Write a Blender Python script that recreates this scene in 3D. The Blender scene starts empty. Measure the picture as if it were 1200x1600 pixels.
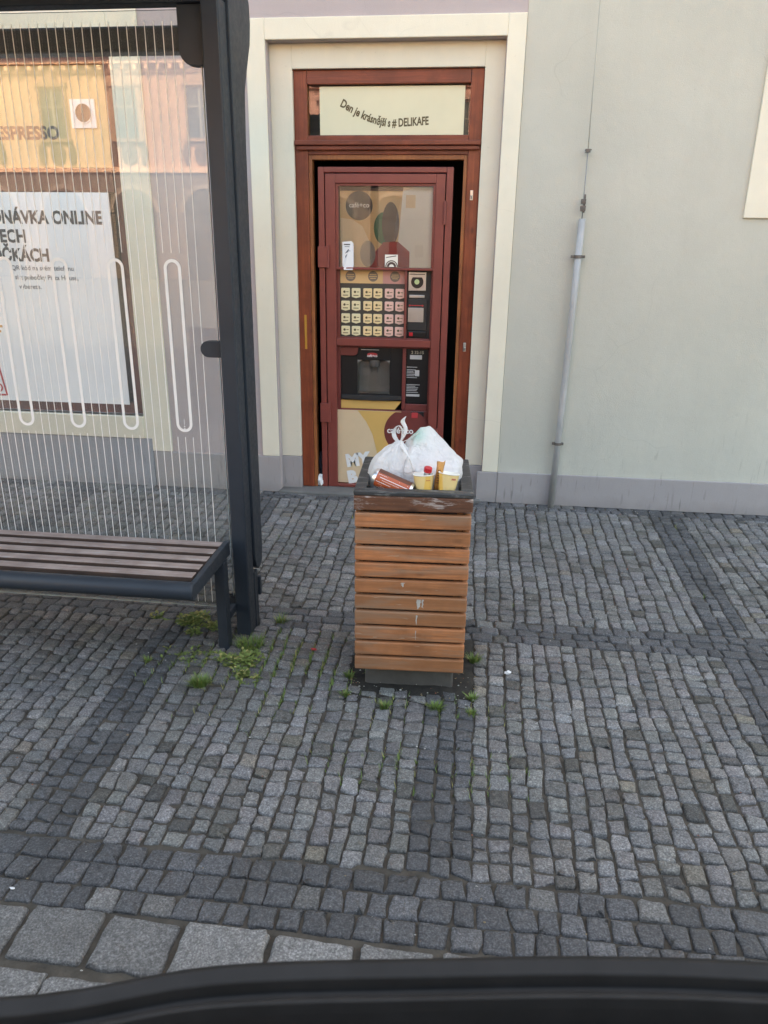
import bpy, bmesh, math, random
import numpy as np
from mathutils import Vector, Matrix, noise as mnoise
R = math.radians
PI = math.pi
rnd = random.Random(11)
sc = bpy.context.scene
COL = sc.collection

# ------------------------------------------------------------------ materials
class NG:
    def __init__(s, name):
        s.m = bpy.data.materials.new(name); s.m.use_nodes = True
        s.t = s.m.node_tree; s.n = s.t.nodes; s.l = s.t.links
        s.b = s.n.get('Principled BSDF'); s.out = s.n.get('Material Output')
        s._co = None
    def node(s, ty, **k):
        n = s.n.new(ty)
        for a, v in k.items(): setattr(n, a, v)
        return n
    def set(s, sock, v):
        if hasattr(v, 'is_linked') or isinstance(v, bpy.types.NodeSocket): s.l.new(v, sock)
        else: sock.default_value = v
    def co(s):
        if s._co is None: s._co = s.node('ShaderNodeTexCoord').outputs['Object']
        return s._co
    def mapped(s, scale=(1, 1, 1), rot=(0, 0, 0)):
        n = s.node('ShaderNodeMapping'); s.l.new(s.co(), n.inputs[0])
        n.inputs['Scale'].default_value = scale; n.inputs['Rotation'].default_value = rot
        return n.outputs[0]
    def noise(s, scale, detail=4, rough=.55, vec=None, dist=0):
        n = s.node('ShaderNodeTexNoise'); s.l.new(vec or s.co(), n.inputs['Vector'])
        n.inputs['Scale'].default_value = scale; n.inputs['Detail'].default_value = detail
        n.inputs['Roughness'].default_value = rough; n.inputs['Distortion'].default_value = dist
        return n.outputs[0]
    def ramp(s, fac, stops):
        n = s.node('ShaderNodeValToRGB'); s.l.new(fac, n.inputs[0])
        e = n.color_ramp.elements
        while len(e) < len(stops): e.new(.5)
        for i, (p, c) in enumerate(stops):
            e[i].position = p; e[i].color = (c, c, c, 1) if not hasattr(c, '__len__') else (*c[:3], 1)
        return n.outputs[0]
    def mix(s, fac, a, b, mode='MIX'):
        n = s.node('ShaderNodeMix', data_type='RGBA', blend_type=mode)
        s.set(n.inputs[0], fac)
        for sock, v in ((n.inputs[6], a), (n.inputs[7], b)):
            s.set(sock, (*v[:3], 1) if isinstance(v, (tuple, list)) else v)
        return n.outputs[2]
    def math(s, op, a, b=0):
        n = s.node('ShaderNodeMath', operation=op); s.set(n.inputs[0], a); s.set(n.inputs[1], b)
        return n.outputs[0]
    def bump(s, h, strength, dist=.01):
        n = s.node('ShaderNodeBump'); s.l.new(h, n.inputs['Height'])
        n.inputs['Strength'].default_value = strength; n.inputs['Distance'].default_value = dist
        s.l.new(n.outputs[0], s.b.inputs['Normal'])
    def base(s, v): s.set(s.b.inputs['Base Color'], (*v[:3], 1) if isinstance(v, (tuple, list)) else v)
    def p(s, **k):
        for a, v in k.items(): s.set(s.b.inputs[a.replace('_', ' ')], v)
        return s

def mul(c, f): return tuple(min(1, x * f) for x in c)

def simple(name, col, rough=.6, var=.08, vs=6, bump=0, bs=80, metal=0, coat=0, stretch=(1, 1, 1), spec=.5):
    g = NG(name); v = g.mapped(stretch)
    n = g.noise(vs, 5, .6, v)
    g.base(g.mix(g.ramp(n, [(.3, 0), (.7, 1)]), mul(col, 1 - var), mul(col, 1 + var)))
    g.p(Roughness=rough, Metallic=metal, Coat_Weight=coat, Specular_IOR_Level=spec)
    if bump: g.bump(g.noise(bs, 4, .6, v), bump, .004)
    return g.m

def plaster(name, col, scuff=0, zmax=.75, seed=0):
    g = NG(name)
    big = g.noise(1.3, 5, .6); mid = g.noise(9, 4, .6)
    c = g.mix(g.ramp(big, [(.3, 0), (.7, 1)]), mul(col, .925), mul(col, 1.045))
    c = g.mix(g.ramp(mid, [(.45, 0), (.8, .35)]), c, mul(col, .94))
    tr_ = g.noise(1, 5, .65, g.mapped((3.2, 3, 1.1)), .8)
    c = g.mix(g.math('MULTIPLY', g.ramp(tr_, [(.5, 0), (.72, 1)]), .5), c, mul(col, .91))
    ck = g.node('ShaderNodeTexVoronoi', feature='DISTANCE_TO_EDGE'); wv = g.node('ShaderNodeVectorMath', operation='ADD')
    g.l.new(g.co(), wv.inputs[0]); nz = g.node('ShaderNodeTexNoise'); g.l.new(g.co(), nz.inputs['Vector']); nz.inputs['Scale'].default_value = 1.4; nz.inputs['Detail'].default_value = 3
    g.l.new(nz.outputs['Color'], wv.inputs[1]); g.l.new(wv.outputs[0], ck.inputs['Vector']); ck.inputs['Scale'].default_value = .7
    crk = g.math('MULTIPLY', g.ramp(ck.outputs[0], [(.0008, 1), (.0022, 0)]), g.ramp(g.noise(.9, 2), [(.54, 0), (.64, .22)]))
    c = g.mix(crk, c, mul(col, .6))
    sp = g.noise(60, 2, .5); c = g.mix(g.ramp(sp, [(.70, 0), (.76, .3)]), c, mul(col, .72))
    if scuff:
        sep = g.node('ShaderNodeSeparateXYZ'); g.l.new(g.co(), sep.inputs[0])
        zm = g.ramp(g.math('DIVIDE', sep.outputs[2], zmax), [(.1, 1), (1, 0)])
        for i, (ang, sx, sz) in enumerate(((.45, 34, 3.6), (-.4, 42, 5.4), (.15, 60, 4))):
            s_ = g.noise(1, 2, .4, g.mapped((sx, 3, sz), (0, ang, 0)), .3)
            k = g.math('MULTIPLY', g.math('MULTIPLY', g.ramp(s_, [(.65, 0), (.69, 1)]), zm), g.ramp(g.noise(1.7 + i, 3, .6), [(.45, 0), (.62, 1)]))
            c = g.mix(g.math('MULTIPLY', k, scuff), c, mul(col, .35))
        low = g.ramp(g.math('ADD', sep.outputs[2], g.math('MULTIPLY', g.noise(7, 4, .7), .16)), [(.07, 1), (.16, 0)])
        c = g.mix(g.math('MULTIPLY', low, .35), c, (.2, .18, .165))
    g.base(c); g.p(Roughness=.92, Specular_IOR_Level=.2)
    h = g.math('ADD', g.noise(220, 3, .6), g.math('MULTIPLY', g.noise(18, 3, .5), 1.2))
    g.bump(h, .34, .005)
    return g.m

def wood(name, col, dark, axis=0, rough=.45, coat=.2, scale=1, worn=None, wornamt=0, rand=.0, grey=0):
    g = NG(name)
    st = [34, 34, 34]; st[axis] = 1.6
    st = tuple(x * scale for x in st)
    info = g.node('ShaderNodeObjectInfo')
    off = g.node('ShaderNodeVectorMath', operation='ADD'); g.l.new(g.mapped(st), off.inputs[0])
    sc_ = g.node('ShaderNodeVectorMath', operation='SCALE'); sc_.inputs[0].default_value = (31, 17, 23); g.l.new(info.outputs['Random'], sc_.inputs['Scale'])
    g.l.new(sc_.outputs[0], off.inputs[1]); v = off.outputs[0]
    gr = g.noise(1, 6, .62, v, 1.2)
    fine = g.noise(5, 3, .6, v)
    c = g.mix(g.ramp(gr, [(.28, 0), (.72, 1)]), dark, col)
    c = g.mix(g.math('MULTIPLY', g.ramp(fine, [(.35, 1), (.55, 0)]), .35), c, mul(dark, .7))
    blot = g.noise(7, 4, .6)
    c = g.mix(g.math('MULTIPLY', g.ramp(blot, [(.42, 0), (.66, 1)]), .65), c, mul(dark, .72))
    kn = g.node('ShaderNodeTexVoronoi'); ks = [9, 9, 9]; ks[axis] = 4.5
    g.l.new(g.mapped(tuple(ks)), kn.inputs['Vector']); kn.inputs['Scale'].default_value = 1
    c = g.mix(g.math('MULTIPLY', g.ramp(kn.outputs[0], [(.05, 1), (.12, 0)]), .7), c, mul(dark, .45))
    if rand: 
        c = g.mix(g.math('MULTIPLY', info.outputs['Random'], rand), c, (dark[0] * .9, dark[1] * 1.12, dark[2] * 1.25))
    if grey:
        gw = g.noise(1, 5, .65, g.mapped(tuple((3.2 if i == axis else 26) for i in range(3))), .6)
        c = g.mix(g.math('MULTIPLY', g.ramp(gw, [(.46, 0), (.68, 1)]), grey), c, (.30, .20, .135))
        sc1 = g.noise(1, 2, .5, g.mapped(tuple((14 if i == axis else 120) for i in range(3)), (.2, .5, .1)), .2)
        c = g.mix(g.math('MULTIPLY', g.ramp(sc1, [(.70, 0), (.73, 1)]), .5), c, (.52, .38, .27))
    if worn:
        wn = g.noise(1, 5, .7, g.mapped(tuple((9 if i == axis else 46) for i in range(3))))
        c = g.mix(g.math('MULTIPLY', g.ramp(wn, [(.52 - wornamt * .1, 0), (.60 - wornamt * .08, 1)]), .9), c, worn)
    g.base(c); g.p(Roughness=rough, Coat_Weight=coat, Coat_Roughness=.35, Specular_IOR_Level=.35)
    g.bump(g.math('ADD', gr, g.math('MULTIPLY', fine, .5)), .35, .003)
    return g.m

def glass_thin(name, tint=(1, 1, 1), dust=.0, boost=2.0):
    """a clear pane: what is behind shows through, both faces mirror by Fresnel"""
    g = NG(name); g.n.remove(g.b)
    tr = g.node('ShaderNodeBsdfTransparent'); tr.inputs[0].default_value = (*tint, 1)
    gl = g.node('ShaderNodeBsdfGlossy'); gl.inputs['Roughness'].default_value = 0.0
    lw = g.node('ShaderNodeFresnel'); lw.inputs['IOR'].default_value = 1.52
    f = g.math('MINIMUM', g.math('MULTIPLY', lw.outputs[0], boost), 1.0)
    mx = g.node('ShaderNodeMixShader'); g.l.new(f, mx.inputs[0]); g.l.new(tr.outputs[0], mx.inputs[1]); g.l.new(gl.outputs[0], mx.inputs[2])
    o = mx.outputs[0]
    if dust:
        df = g.node('ShaderNodeBsdfDiffuse'); df.inputs[0].default_value = (.75, .74, .72, 1)
        d = g.math('MULTIPLY', g.ramp(g.noise(3, 6, .7, g.mapped((1, 1, .35))), [(.3, .25), (.75, 1)]), dust)
        m2 = g.node('ShaderNodeMixShader'); g.l.new(d, m2.inputs[0]); g.l.new(o, m2.inputs[1]); g.l.new(df.outputs[0], m2.inputs[2]); o = m2.outputs[0]
    g.l.new(o, g.out.inputs[0])
    return g.m

def stone_mat():
    g = NG('granite_setts')
    at = g.node('ShaderNodeAttribute', attribute_name='tint', attribute_type='GEOMETRY').outputs['Color']
    sp = g.noise(190, 3, .7); sp2 = g.noise(70, 4, .65)
    c = g.mix(.75, at, g.ramp(sp, [(.3, .35), (.5, .92), (.68, 2.1)]), 'MULTIPLY')
    c = g.mix(.75, c, g.ramp(sp2, [(.3, .6), (.6, 1.2)]), 'MULTIPLY')
    dirt = g.noise(2.6, 5, .6)
    c = g.mix(g.math('MULTIPLY', g.ramp(dirt, [(.45, 0), (.72, 1)]), .35), c, (.062, .058, .052))
    st_ = g.noise(1.1, 6, .7, None, .6)
    c = g.mix(g.math('MULTIPLY', g.ramp(st_, [(.52, 0), (.66, 1)]), .38), c, (.05, .047, .044))
    gum = g.node('ShaderNodeTexVoronoi'); g.l.new(g.co(), gum.inputs['Vector']); gum.inputs['Scale'].default_value = 4.2
    c = g.mix(g.math('MULTIPLY', g.ramp(gum.outputs[0], [(.045, 1), (.075, 0)]), .55), c, (.045, .044, .043))
    fl = g.noise(170, 2, .5)
    c = g.mix(g.ramp(fl, [(.71, 0), (.76, .5)]), c, (.30, .30, .295))
    g.base(c); g.p(Roughness=.72, Specular_IOR_Level=.45)
    g.bump(g.math('ADD', g.math('MULTIPLY', g.noise(42, 5, .65), 1.7), g.math('MULTIPLY', sp, .45)), .75, .006)
    return g.m

def metal_paint(name, col, rough=.4, coat=.1, spec=.5):
    g = NG(name)
    n = g.noise(5, 5, .65)
    g.base(g.mix(g.ramp(n, [(.35, 0), (.75, 1)]), mul(col, .9), mul(col, 1.15)))
    dust = g.noise(40, 4, .7)
    g.p(Roughness=g.ramp(dust, [(.3, rough * .85), (.7, min(1, rough * 1.3))]), Coat_Weight=coat, Specular_IOR_Level=spec)
    g.bump(g.noise(500, 2, .5), .05, .001)
    return g.m

M = {}
M['green'] = plaster('grey_green_render', (.54, .528, .458), scuff=.42)
M['mauve'] = plaster('mauve_render', (.47, .405, .40), scuff=.35)
M['cream'] = plaster('cream_render', (.79, .735, .60))
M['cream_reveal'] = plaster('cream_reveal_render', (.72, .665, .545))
M['plinth'] = plaster('grey_plinth_render', (.375, .345, .340), scuff=.5, zmax=.4)
M['plinth_blue'] = plaster('blue_grey_plinth_render', (.34, .345, .37), scuff=.4, zmax=.5)
M['dark'] = simple('dark_interior', (.024, .025, .026), .8, .2)
M['door_wood'] = wood('varnished_red_wood', (.33, .075, .030), (.17, .034, .017), 2, .42, .1, .8)
M['door_wood_h'] = wood('varnished_red_wood_across', (.29, .065, .032), (.15, .034, .018), 0, .42, .1, .8)
M['door_edge'] = wood('worn_orange_wood_edge', (.42, .15, .05), (.26, .08, .03), 2, .45, .2)
M['window_wood'] = wood('dark_red_window_wood', (.17, .05, .04), (.10, .03, .026), 2, .4, .3)
M['bordeaux'] = metal_paint('bordeaux_steel_paint', (.215, .044, .034), .42, .05)
M['bordeaux2'] = metal_paint('bordeaux_machine_front', (.175, .036, .031), .38, .05)
M['anth'] = metal_paint('anthracite_steel', (.030, .037, .046), .42, 0, .28)
M['anth2'] = metal_paint('anthracite_roof_steel', (.040, .044, .050), .5)
M['black'] = simple('black_plastic', (.012, .012, .013), .3, .15)
M['blackm'] = simple('matt_black_plastic', (.02, .02, .021), .55, .15)
M['grey_niche'] = simple('grey_plastic_niche', (.26, .26, .25), .35, .1)
M['steel'] = simple('brushed_steel', (.55, .55, .54), .3, .1, metal=.85)
M['galv'] = simple('galvanised_steel', (.40, .40, .395), .55, .16, 30, metal=.15, stretch=(1, 1, .25), bump=.15)
M['wire'] = simple('weathered_wire', (.27, .27, .26), .55, .1, metal=.4)
M['rust'] = simple('rusted_clamp', (.16, .14, .125), .7, .3, 60, metal=.3)
M['brass'] = simple('brass_strike', (.50, .30, .07), .4, .15, metal=.7)
M['white'] = simple('white_paint', (.78, .78, .77), .5, .03)
M['paper'] = simple('white_paper', (.80, .80, .80), .7, .03)
M['poster'] = simple('white_poster', (.86, .875, .90), .45, .02)
M['banner'] = simple('pale_cream_banner', (.70, .65, .46), .45, .05, 2)
M['ink'] = simple('dark_ink', (.035, .04, .05), .6, .05)
M['ink_brown'] = simple('brown_ink', (.11, .08, .035), .6, .05)
M['ink_grey'] = simple('grey_ink', (.13, .145, .17), .6, .05)
M['red_ink'] = simple('red_ink', (.5, .04, .045), .5, .05)
M['orange_ink'] = simple('orange_ink', (.70, .33, .10), .5, .05)
M['yellow_film'] = simple('yellow_window_film', (.60, .45, .23), .4, .05, 2)
M['frit'] = simple('white_glass_print', (.82, .80, .76), .6, .03)
M['glass'] = glass_thin('shelter_glass', (.97, .985, .975), .07, 1.25)
M['pane'] = glass_thin('window_glass', (.95, .96, .955), .0, 1.0)
M['vglass'] = glass_thin('cabinet_glass', (.99, .99, .99), .01, 1.2)
M['tan'] = simple('tan_print', (.70, .46, .23), .4, .05)
M['tan_pale'] = simple('pale_tan_print', (.80, .63, .42), .4, .04)
M['tan_deep'] = simple('deep_tan_print', (.66, .40, .13), .4, .04)
M['cocoa'] = simple('cocoa_print', (.085, .05, .045), .4, .05)
M['leaf_print'] = simple('green_print', (.03, .13, .06), .4, .05)
M['red_print'] = simple('red_print', (.36, .05, .05), .4, .05)
M['pink_print'] = simple('pink_print', (.62, .30, .26), .4, .05)
M['btn_a'] = simple('cream_button', (.80, .70, .44), .35, .03)
M['btn_b'] = simple('orange_cream_button', (.82, .62, .34), .35, .03)
M['btn_c'] = simple('pink_button', (.80, .50, .42), .35, .03)
M['lime'] = simple('pale_green_ring', (.50, .60, .30), .4, .03)
M['concrete'] = simple('worn_concrete', (.15, .145, .135), .85, .2, 5, .4, 60)
M['asphalt'] = simple('asphalt', (.055, .055, .056), .9, .15, 8, .5, 160)
M['slat'] = wood('orange_stained_slat', (.74, .265, .105), (.34, .118, .048), 0, .6, .02, 1, rand=.6, grey=.72)
M['slat_side'] = wood('orange_stained_slat_side', (.54, .20, .07), (.34, .125, .048), 1, .5, .12, 1, rand=.5)
M['rail_top'] = wood('peeling_brown_rail', (.21, .085, .042), (.12, .05, .03), 0, .6, .05, 1, worn=(.42, .34, .30), wornamt=-.12)
M['collar'] = wood('blackened_wood_collar', (.085, .082, .078), (.035, .035, .036), 0, .6, .1, 1, worn=(.16, .155, .145), wornamt=-.2)
M['bin_base'] = simple('grey_concrete_foot', (.10, .09, .08), .9, .2, 10, .4, 90)
M['liner'] = simple('dark_liner', (.015, .016, .022), .4, .1)
M['bench_wood'] = wood('weathered_bench_wood', (.54, .43, .385), (.30, .215, .185), 0, .75, .0, 1.5, worn=(.42, .38, .36), wornamt=-.9)
M['bench_side'] = wood('gap_shaded_bench_edge', (.10, .058, .04), (.05, .03, .024), 0, .7, 0, 1.2)  # shade of the gaps between slats, painted into the edge colour
M['cup'] = simple('pale_yellow_paper_cup', (.80, .59, .27), .45, .03)
M['cup_deep'] = simple('yellow_cup_stripe', (.82, .50, .12), .45, .03)
M['cup_in'] = simple('white_cup_inside', (.86, .82, .74), .5, .03)
M['can'] = simple('rust_orange_can_print', (.46, .095, .035), .35, .06)
M['can_dark'] = simple('brown_can_print', (.12, .035, .02), .35, .06)
M['alu'] = simple('aluminium', (.72, .72, .72), .28, .05, metal=.9)
M['red_cap'] = simple('red_plastic_cap', (.55, .02, .03), .3, .05)
M['wrapper'] = simple('orange_sugar_wrapper', (.55, .25, .07), .35, .15, 40)
M['wrapper_print'] = simple('brown_wrapper_print', (.2, .08, .03), .4, .1)
M['leaf'] = simple('weed_leaf', (.16, .215, .055), .6, .35, 14)
M['grassb'] = simple('grass_blade', (.15, .23, .055), .6, .3, 20)
M['drygrass'] = simple('yellowed_grass', (.32, .29, .10), .7, .3, 20)
M['soil'] = simple('joint_soil', (.074, .063, .050), .95, .35, 18, .8, 130)
M['earth'] = simple('damp_earth', (.032, .027, .022), .95, .45, 25, .9, 150)
M['rubber'] = simple('black_rubber_seal', (.013, .0125, .0125), .62, .2, 30, spec=.25)
M['trim'] = simple('dark_blue_door_trim', (.008, .010, .016), .45, .1, spec=.3)
M['carpaint'] = simple('dark_blue_car_paint', (.02, .025, .04), .25, .05, coat=1)
M['vanwhite'] = simple('white_van_paint', (.78, .77, .73), .3, .02, coat=.6)
M['tyre'] = simple('tyre_rubber', (.02, .02, .02), .8, .1)
M['tail'] = simple('red_lamp_lens', (.45, .02, .02), .15, .05)
M['carglass'] = simple('dark_car_glass', (.015, .017, .02), .06, .05)
M['rooftile'] = simple('dark_roof_tiles', (.10, .075, .065), .8, .2, 4, .5, 30)
M['housewin'] = simple('house_window_glass', (.06, .065, .075), .1, .2, 2)
def bag_mat():
    g = NG('white_carrier_film'); g.n.remove(g.b)
    at = g.node('ShaderNodeAttribute', attribute_name='tint', attribute_type='GEOMETRY').outputs['Color']
    d = g.node('ShaderNodeBsdfDiffuse'); g.l.new(at, d.inputs[0])
    t = g.node('ShaderNodeBsdfTranslucent'); g.l.new(at, t.inputs[0])
    gl = g.node('ShaderNodeBsdfGlossy'); gl.inputs['Roughness'].default_value = .25
    tr = g.node('ShaderNodeBsdfTransparent')
    bp = g.node('ShaderNodeBump'); g.l.new(g.noise(38, 5, .6, None, 2.0), bp.inputs['Height']); bp.inputs['Strength'].default_value = .85; bp.inputs['Distance'].default_value = .012
    for x in (d, t, gl): g.l.new(bp.outputs[0], x.inputs['Normal'])
    def mx(f, a, b):
        n = g.node('ShaderNodeMixShader'); n.inputs[0].default_value = f; g.l.new(a, n.inputs[1]); g.l.new(b, n.inputs[2]); return n.outputs[0]
    g.l.new(mx(.05, mx(.08, mx(.27, d.outputs[0], t.outputs[0]), gl.outputs[0]), tr.outputs[0]), g.out.inputs[0])
    return g.m
M['bag'] = bag_mat()
M['clearfilm'] = glass_thin('clear_plastic', (.86, .84, .86), .35, 3)
M['setts'] = stone_mat()

# ------------------------------------------------------------------ mesh helpers
def tag(o, label=None, cat=None, group=None, kind=None):
    for k, v in (('label', label), ('category', cat), ('group', group), ('kind', kind)):
        if v: o[k] = v
    return o

def thing(name, label, cat, loc=(0, 0, 0), rotz=0, group=None):
    o = bpy.data.objects.new(name, None); COL.objects.link(o)
    o.location = loc; o.rotation_euler = (0, 0, rotz); o.empty_display_size = .1
    return tag(o, label, cat, group)

def worldloc(o):
    v = Vector((0, 0, 0))
    while o: v = v + o.location; o = o.parent
    return v

class MB:
    def __init__(s): s.v = []; s.f = []; s.m = []; s.c = []
    def add(s, vs, fs, mi=0, col=None):
        b = len(s.v); s.v += [tuple(x) for x in vs]; s.f += [tuple(i + b for i in f) for f in fs]; s.m += [mi] * len(fs)
        s.c += [col or (1, 1, 1)] * len(vs); return s
    def box(s, x0, x1, y0, y1, z0, z1, mi=0):
        v = [(x, y, z) for z in (z0, z1) for y in (y0, y1) for x in (x0, x1)]
        return s.add(v, [(0, 2, 3, 1), (4, 5, 7, 6), (0, 1, 5, 4), (2, 6, 7, 3), (0, 4, 6, 2), (1, 3, 7, 5)], mi)
    def prism(s, poly, axis, a, b, mi=0):
        """poly 2D outline; axis y: (x,z) pairs, axis x: (y,z), axis z: (x,y)"""
        n = len(poly)
        mk = {'y': lambda p, t: (p[0], t, p[1]), 'x': lambda p, t: (t, p[0], p[1]), 'z': lambda p, t: (p[0], p[1], t)}[axis]
        v = [mk(p, a) for p in poly] + [mk(p, b) for p in poly]
        f = [tuple(range(n)), tuple(range(2 * n - 1, n - 1, -1))] + [(i, i + n, (i + 1) % n + n, (i + 1) % n) for i in range(n)]
        return s.add(v, f, mi)
    def ringprism(s, outer, inner, axis, a, b, mi=0):
        n = len(outer)
        mk = {'y': lambda p, t: (p[0], t, p[1]), 'x': lambda p, t: (t, p[0], p[1]), 'z': lambda p, t: (p[0], p[1], t)}[axis]
        v = [mk(p, a) for p in outer] + [mk(p, a) for p in inner] + [mk(p, b) for p in outer] + [mk(p, b) for p in inner]
        f = []
        for i in range(n):
            j = (i + 1) % n
            f += [(i, j, n + j, n + i), (2 * n + i, 3 * n + i, 3 * n + j, 2 * n + j), (i, 2 * n + i, 2 * n + j, j), (n + i, n + j, 3 * n + j, 3 * n + i)]
        return s.add(v, f, mi)
    def tube(s, pts, r, seg=12, mi=0, cap=True):
        pts = [Vector(p) for p in pts]; n = len(pts); rr = r if hasattr(r, '__len__') else [r] * n
        vs = []; up = None
        for i, p in enumerate(pts):
            d = (pts[min(i + 1, n - 1)] - pts[max(i - 1, 0)]).normalized()
            if up is None: up = d.orthogonal().normalized()
            else: up = (up - d * up.dot(d)).normalized()
            w = d.cross(up)
            for k in range(seg):
                a = 2 * PI * k / seg; vs.append(p + (up * math.cos(a) + w * math.sin(a)) * rr[i])
        f = [(i * seg + k, i * seg + (k + 1) % seg, (i + 1) * seg + (k + 1) % seg, (i + 1) * seg + k) for i in range(n - 1) for k in range(seg)]
        if cap: f += [tuple(range(seg - 1, -1, -1)), tuple((n - 1) * seg + k for k in range(seg))]
        return s.add(vs, f, mi)
    def loft(s, rings, mi=0, cap0=True, cap1=True, col=None):
        n = len(rings[0]); vs = [p for r in rings for p in r]
        f = [(i * n + k, i * n + (k + 1) % n, (i + 1) * n + (k + 1) % n, (i + 1) * n + k) for i in range(len(rings) - 1) for k in range(n)]
        if cap0: f.append(tuple(range(n - 1, -1, -1)))
        if cap1: f.append(tuple((len(rings) - 1) * n + k for k in range(n)))
        return s.add(vs, f, mi, col)
    def xform(s, mat, start=0):
        for i in range(start, len(s.v)): s.v[i] = tuple(mat @ Vector(s.v[i]))
        return s
    def build(s, name, mats, parent=None, bevel=0, smooth=False, world=True, seg=2, attr=False, fix=True):
        me = bpy.data.meshes.new(name)
        off = worldloc(parent) if (parent and world) else Vector((0, 0, 0))
        me.from_pydata([(x - off.x, y - off.y, z - off.z) for x, y, z in s.v], [], s.f)
        for m in (mats if isinstance(mats, (list, tuple)) else [mats]): me.materials.append(m)
        me.polygons.foreach_set('material_index', s.m)
        if attr:
            a = me.color_attributes.new('tint', 'FLOAT_COLOR', 'POINT')
            a.data.foreach_set('color', [x for c in s.c for x in (*c, 1)])
        if fix:
            bm = bmesh.new(); bm.from_mesh(me); bmesh.ops.recalc_face_normals(bm, faces=bm.faces[:]); bm.to_mesh(me); bm.free()
        if smooth: me.polygons.foreach_set('use_smooth', [True] * len(me.polygons))
        me.update()
        o = bpy.data.objects.new(name, me); COL.objects.link(o)
        if parent: o.parent = parent
        if bevel:
            b = o.modifiers.new('bevel', 'BEVEL'); b.width = bevel; b.segments = seg; b.limit_method = 'ANGLE'; b.angle_limit = R(35)
        return o

def circ(cx, cz, r, n=32, a0=0, a1=2 * PI, close=True, rz=None):
    m = n if close else n - 1
    return [(cx + r * math.cos(a0 + (a1 - a0) * i / m), cz + (rz or r) * math.sin(a0 + (a1 - a0) * i / m)) for i in range(n)]

def clip_disc(cx, cz, r, x0, x1, z0, z1, n=48):
    return [(min(max(x, x0), x1), min(max(z, z0), z1)) for x, z in circ(cx, cz, r, n)]

def rounded(x0, x1, z0, z1, r, n=5):
    out = []
    for (cx, cz, a) in ((x1 - r, z1 - r, 0), (x0 + r, z1 - r, 90), (x0 + r, z0 + r, 180), (x1 - r, z0 + r, 270)):
        out += [(cx + r * math.cos(R(a + 90 * i / n)), cz + r * math.sin(R(a + 90 * i / n))) for i in range(n + 1)]
    return out

def text_mesh(body, size, bold=0, align='LEFT', shear=0, spacing=1.0):
    cu = bpy.data.curves.new('lettering', 'FONT'); cu.body = body; cu.size = size; cu.align_x = align
    cu.offset = bold; cu.shear = shear; cu.space_character = spacing; cu.resolution_u = 3
    o = bpy.data.objects.new('lettering', cu); COL.objects.link(o)
    bpy.context.view_layer.update()
    me = bpy.data.meshes.new_from_object(o.evaluated_get(bpy.context.evaluated_depsgraph_get()))
    vs = [tuple(v.co) for v in me.vertices]; fs = [tuple(p.vertices) for p in me.polygons]
    bpy.data.objects.remove(o); bpy.data.curves.remove(cu); bpy.data.meshes.remove(me)
    return vs, fs

def lettering(lines, mat, parent, y, name='lettering', sx=1.0):
    """lines: (text, x, z, cap height, bold, align, rot) on a plane facing -y"""
    mb = MB()
    for (tx, x, z, cap, bold, align, rot) in lines:
        vs, fs = text_mesh(tx, cap / .727, bold, align)
        c, s_ = math.cos(rot), math.sin(rot)
        mb.add([(x + a * sx * c - b * s_, y, z + a * sx * s_ + b * c) for a, b, _ in vs], fs)
    return mb.build(name, mat, parent, fix=False)

# ------------------------------------------------------------------ world, sun, camera
SUN_EL, SUN_AZ = R(42), R(12)      # sun stands behind the houses in view, so street side is in open shade
w = bpy.data.worlds.new('World'); sc.world = w; w.use_nodes = True
sky = w.node_tree.nodes.new('ShaderNodeTexSky'); sky.sky_type = 'NISHITA'; sky.sun_disc = False
sky.sun_elevation = SUN_EL; sky.sun_rotation = SUN_AZ; sky.air_density = 1; sky.dust_density = 3.5; sky.ozone_density = 1
bg = w.node_tree.nodes['Background']; w.node_tree.links.new(sky.outputs[0], bg.inputs[0]); bg.inputs[1].default_value = .15
sl = bpy.data.lights.new('sun', 'SUN'); sl.energy = 2.6; sl.angle = R(.53); sl.color = (1, .93, .82)
so = bpy.data.objects.new('sun', sl); COL.objects.link(so)
dirv = Vector((math.sin(SUN_AZ) * math.cos(SUN_EL), math.cos(SUN_AZ) * math.cos(SUN_EL), math.sin(SUN_EL)))
so.rotation_euler = dirv.to_track_quat('Z', 'Y').to_euler(); so.location = (0, 12, 30)

cam = bpy.data.cameras.new('camera'); co = bpy.data.objects.new('camera', cam); COL.objects.link(co); sc.camera = co
th, roll, yaw = .338741308, .0136946243, -.113729653
F0 = Vector((math.sin(yaw), math.cos(yaw), 0)); R0 = Vector((math.cos(yaw), -math.sin(yaw), 0)); U0 = Vector((0, 0, 1))
Fv = F0 * math.cos(th) - U0 * math.sin(th); Uv = U0 * math.cos(th) + F0 * math.sin(th)
Rv = R0 * math.cos(roll) + Uv * math.sin(roll); Uv = Uv * math.cos(roll) - R0 * math.sin(roll)
mt = Matrix((Rv, Uv, -Fv)).transposed().to_4x4(); mt.translation = Vector((0, -4.839, 1.6)); co.matrix_world = mt
cam.sensor_fit = 'VERTICAL'; cam.sensor_height = 36; cam.lens = 1155 / 1600 * 36; cam.clip_start = .05; cam.clip_end = 400
cam.dof.use_dof = True; cam.dof.focus_distance = 3.6; cam.dof.aperture_fstop = 11
sc.render.resolution_x = 768; sc.render.resolution_y = 1024
vs_ = sc.view_settings; vs_.view_transform = 'Standard'; vs_.look = 'None'; vs_.gamma = 1; vs_.exposure = 2.97; vs_.use_white_balance = True; vs_.white_balance_temperature = 9150; vs_.white_balance_tint = 8
sc.cycles.max_bounces = 8; sc.cycles.transparent_max_bounces = 16; sc.cycles.caustics_reflective = False

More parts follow.
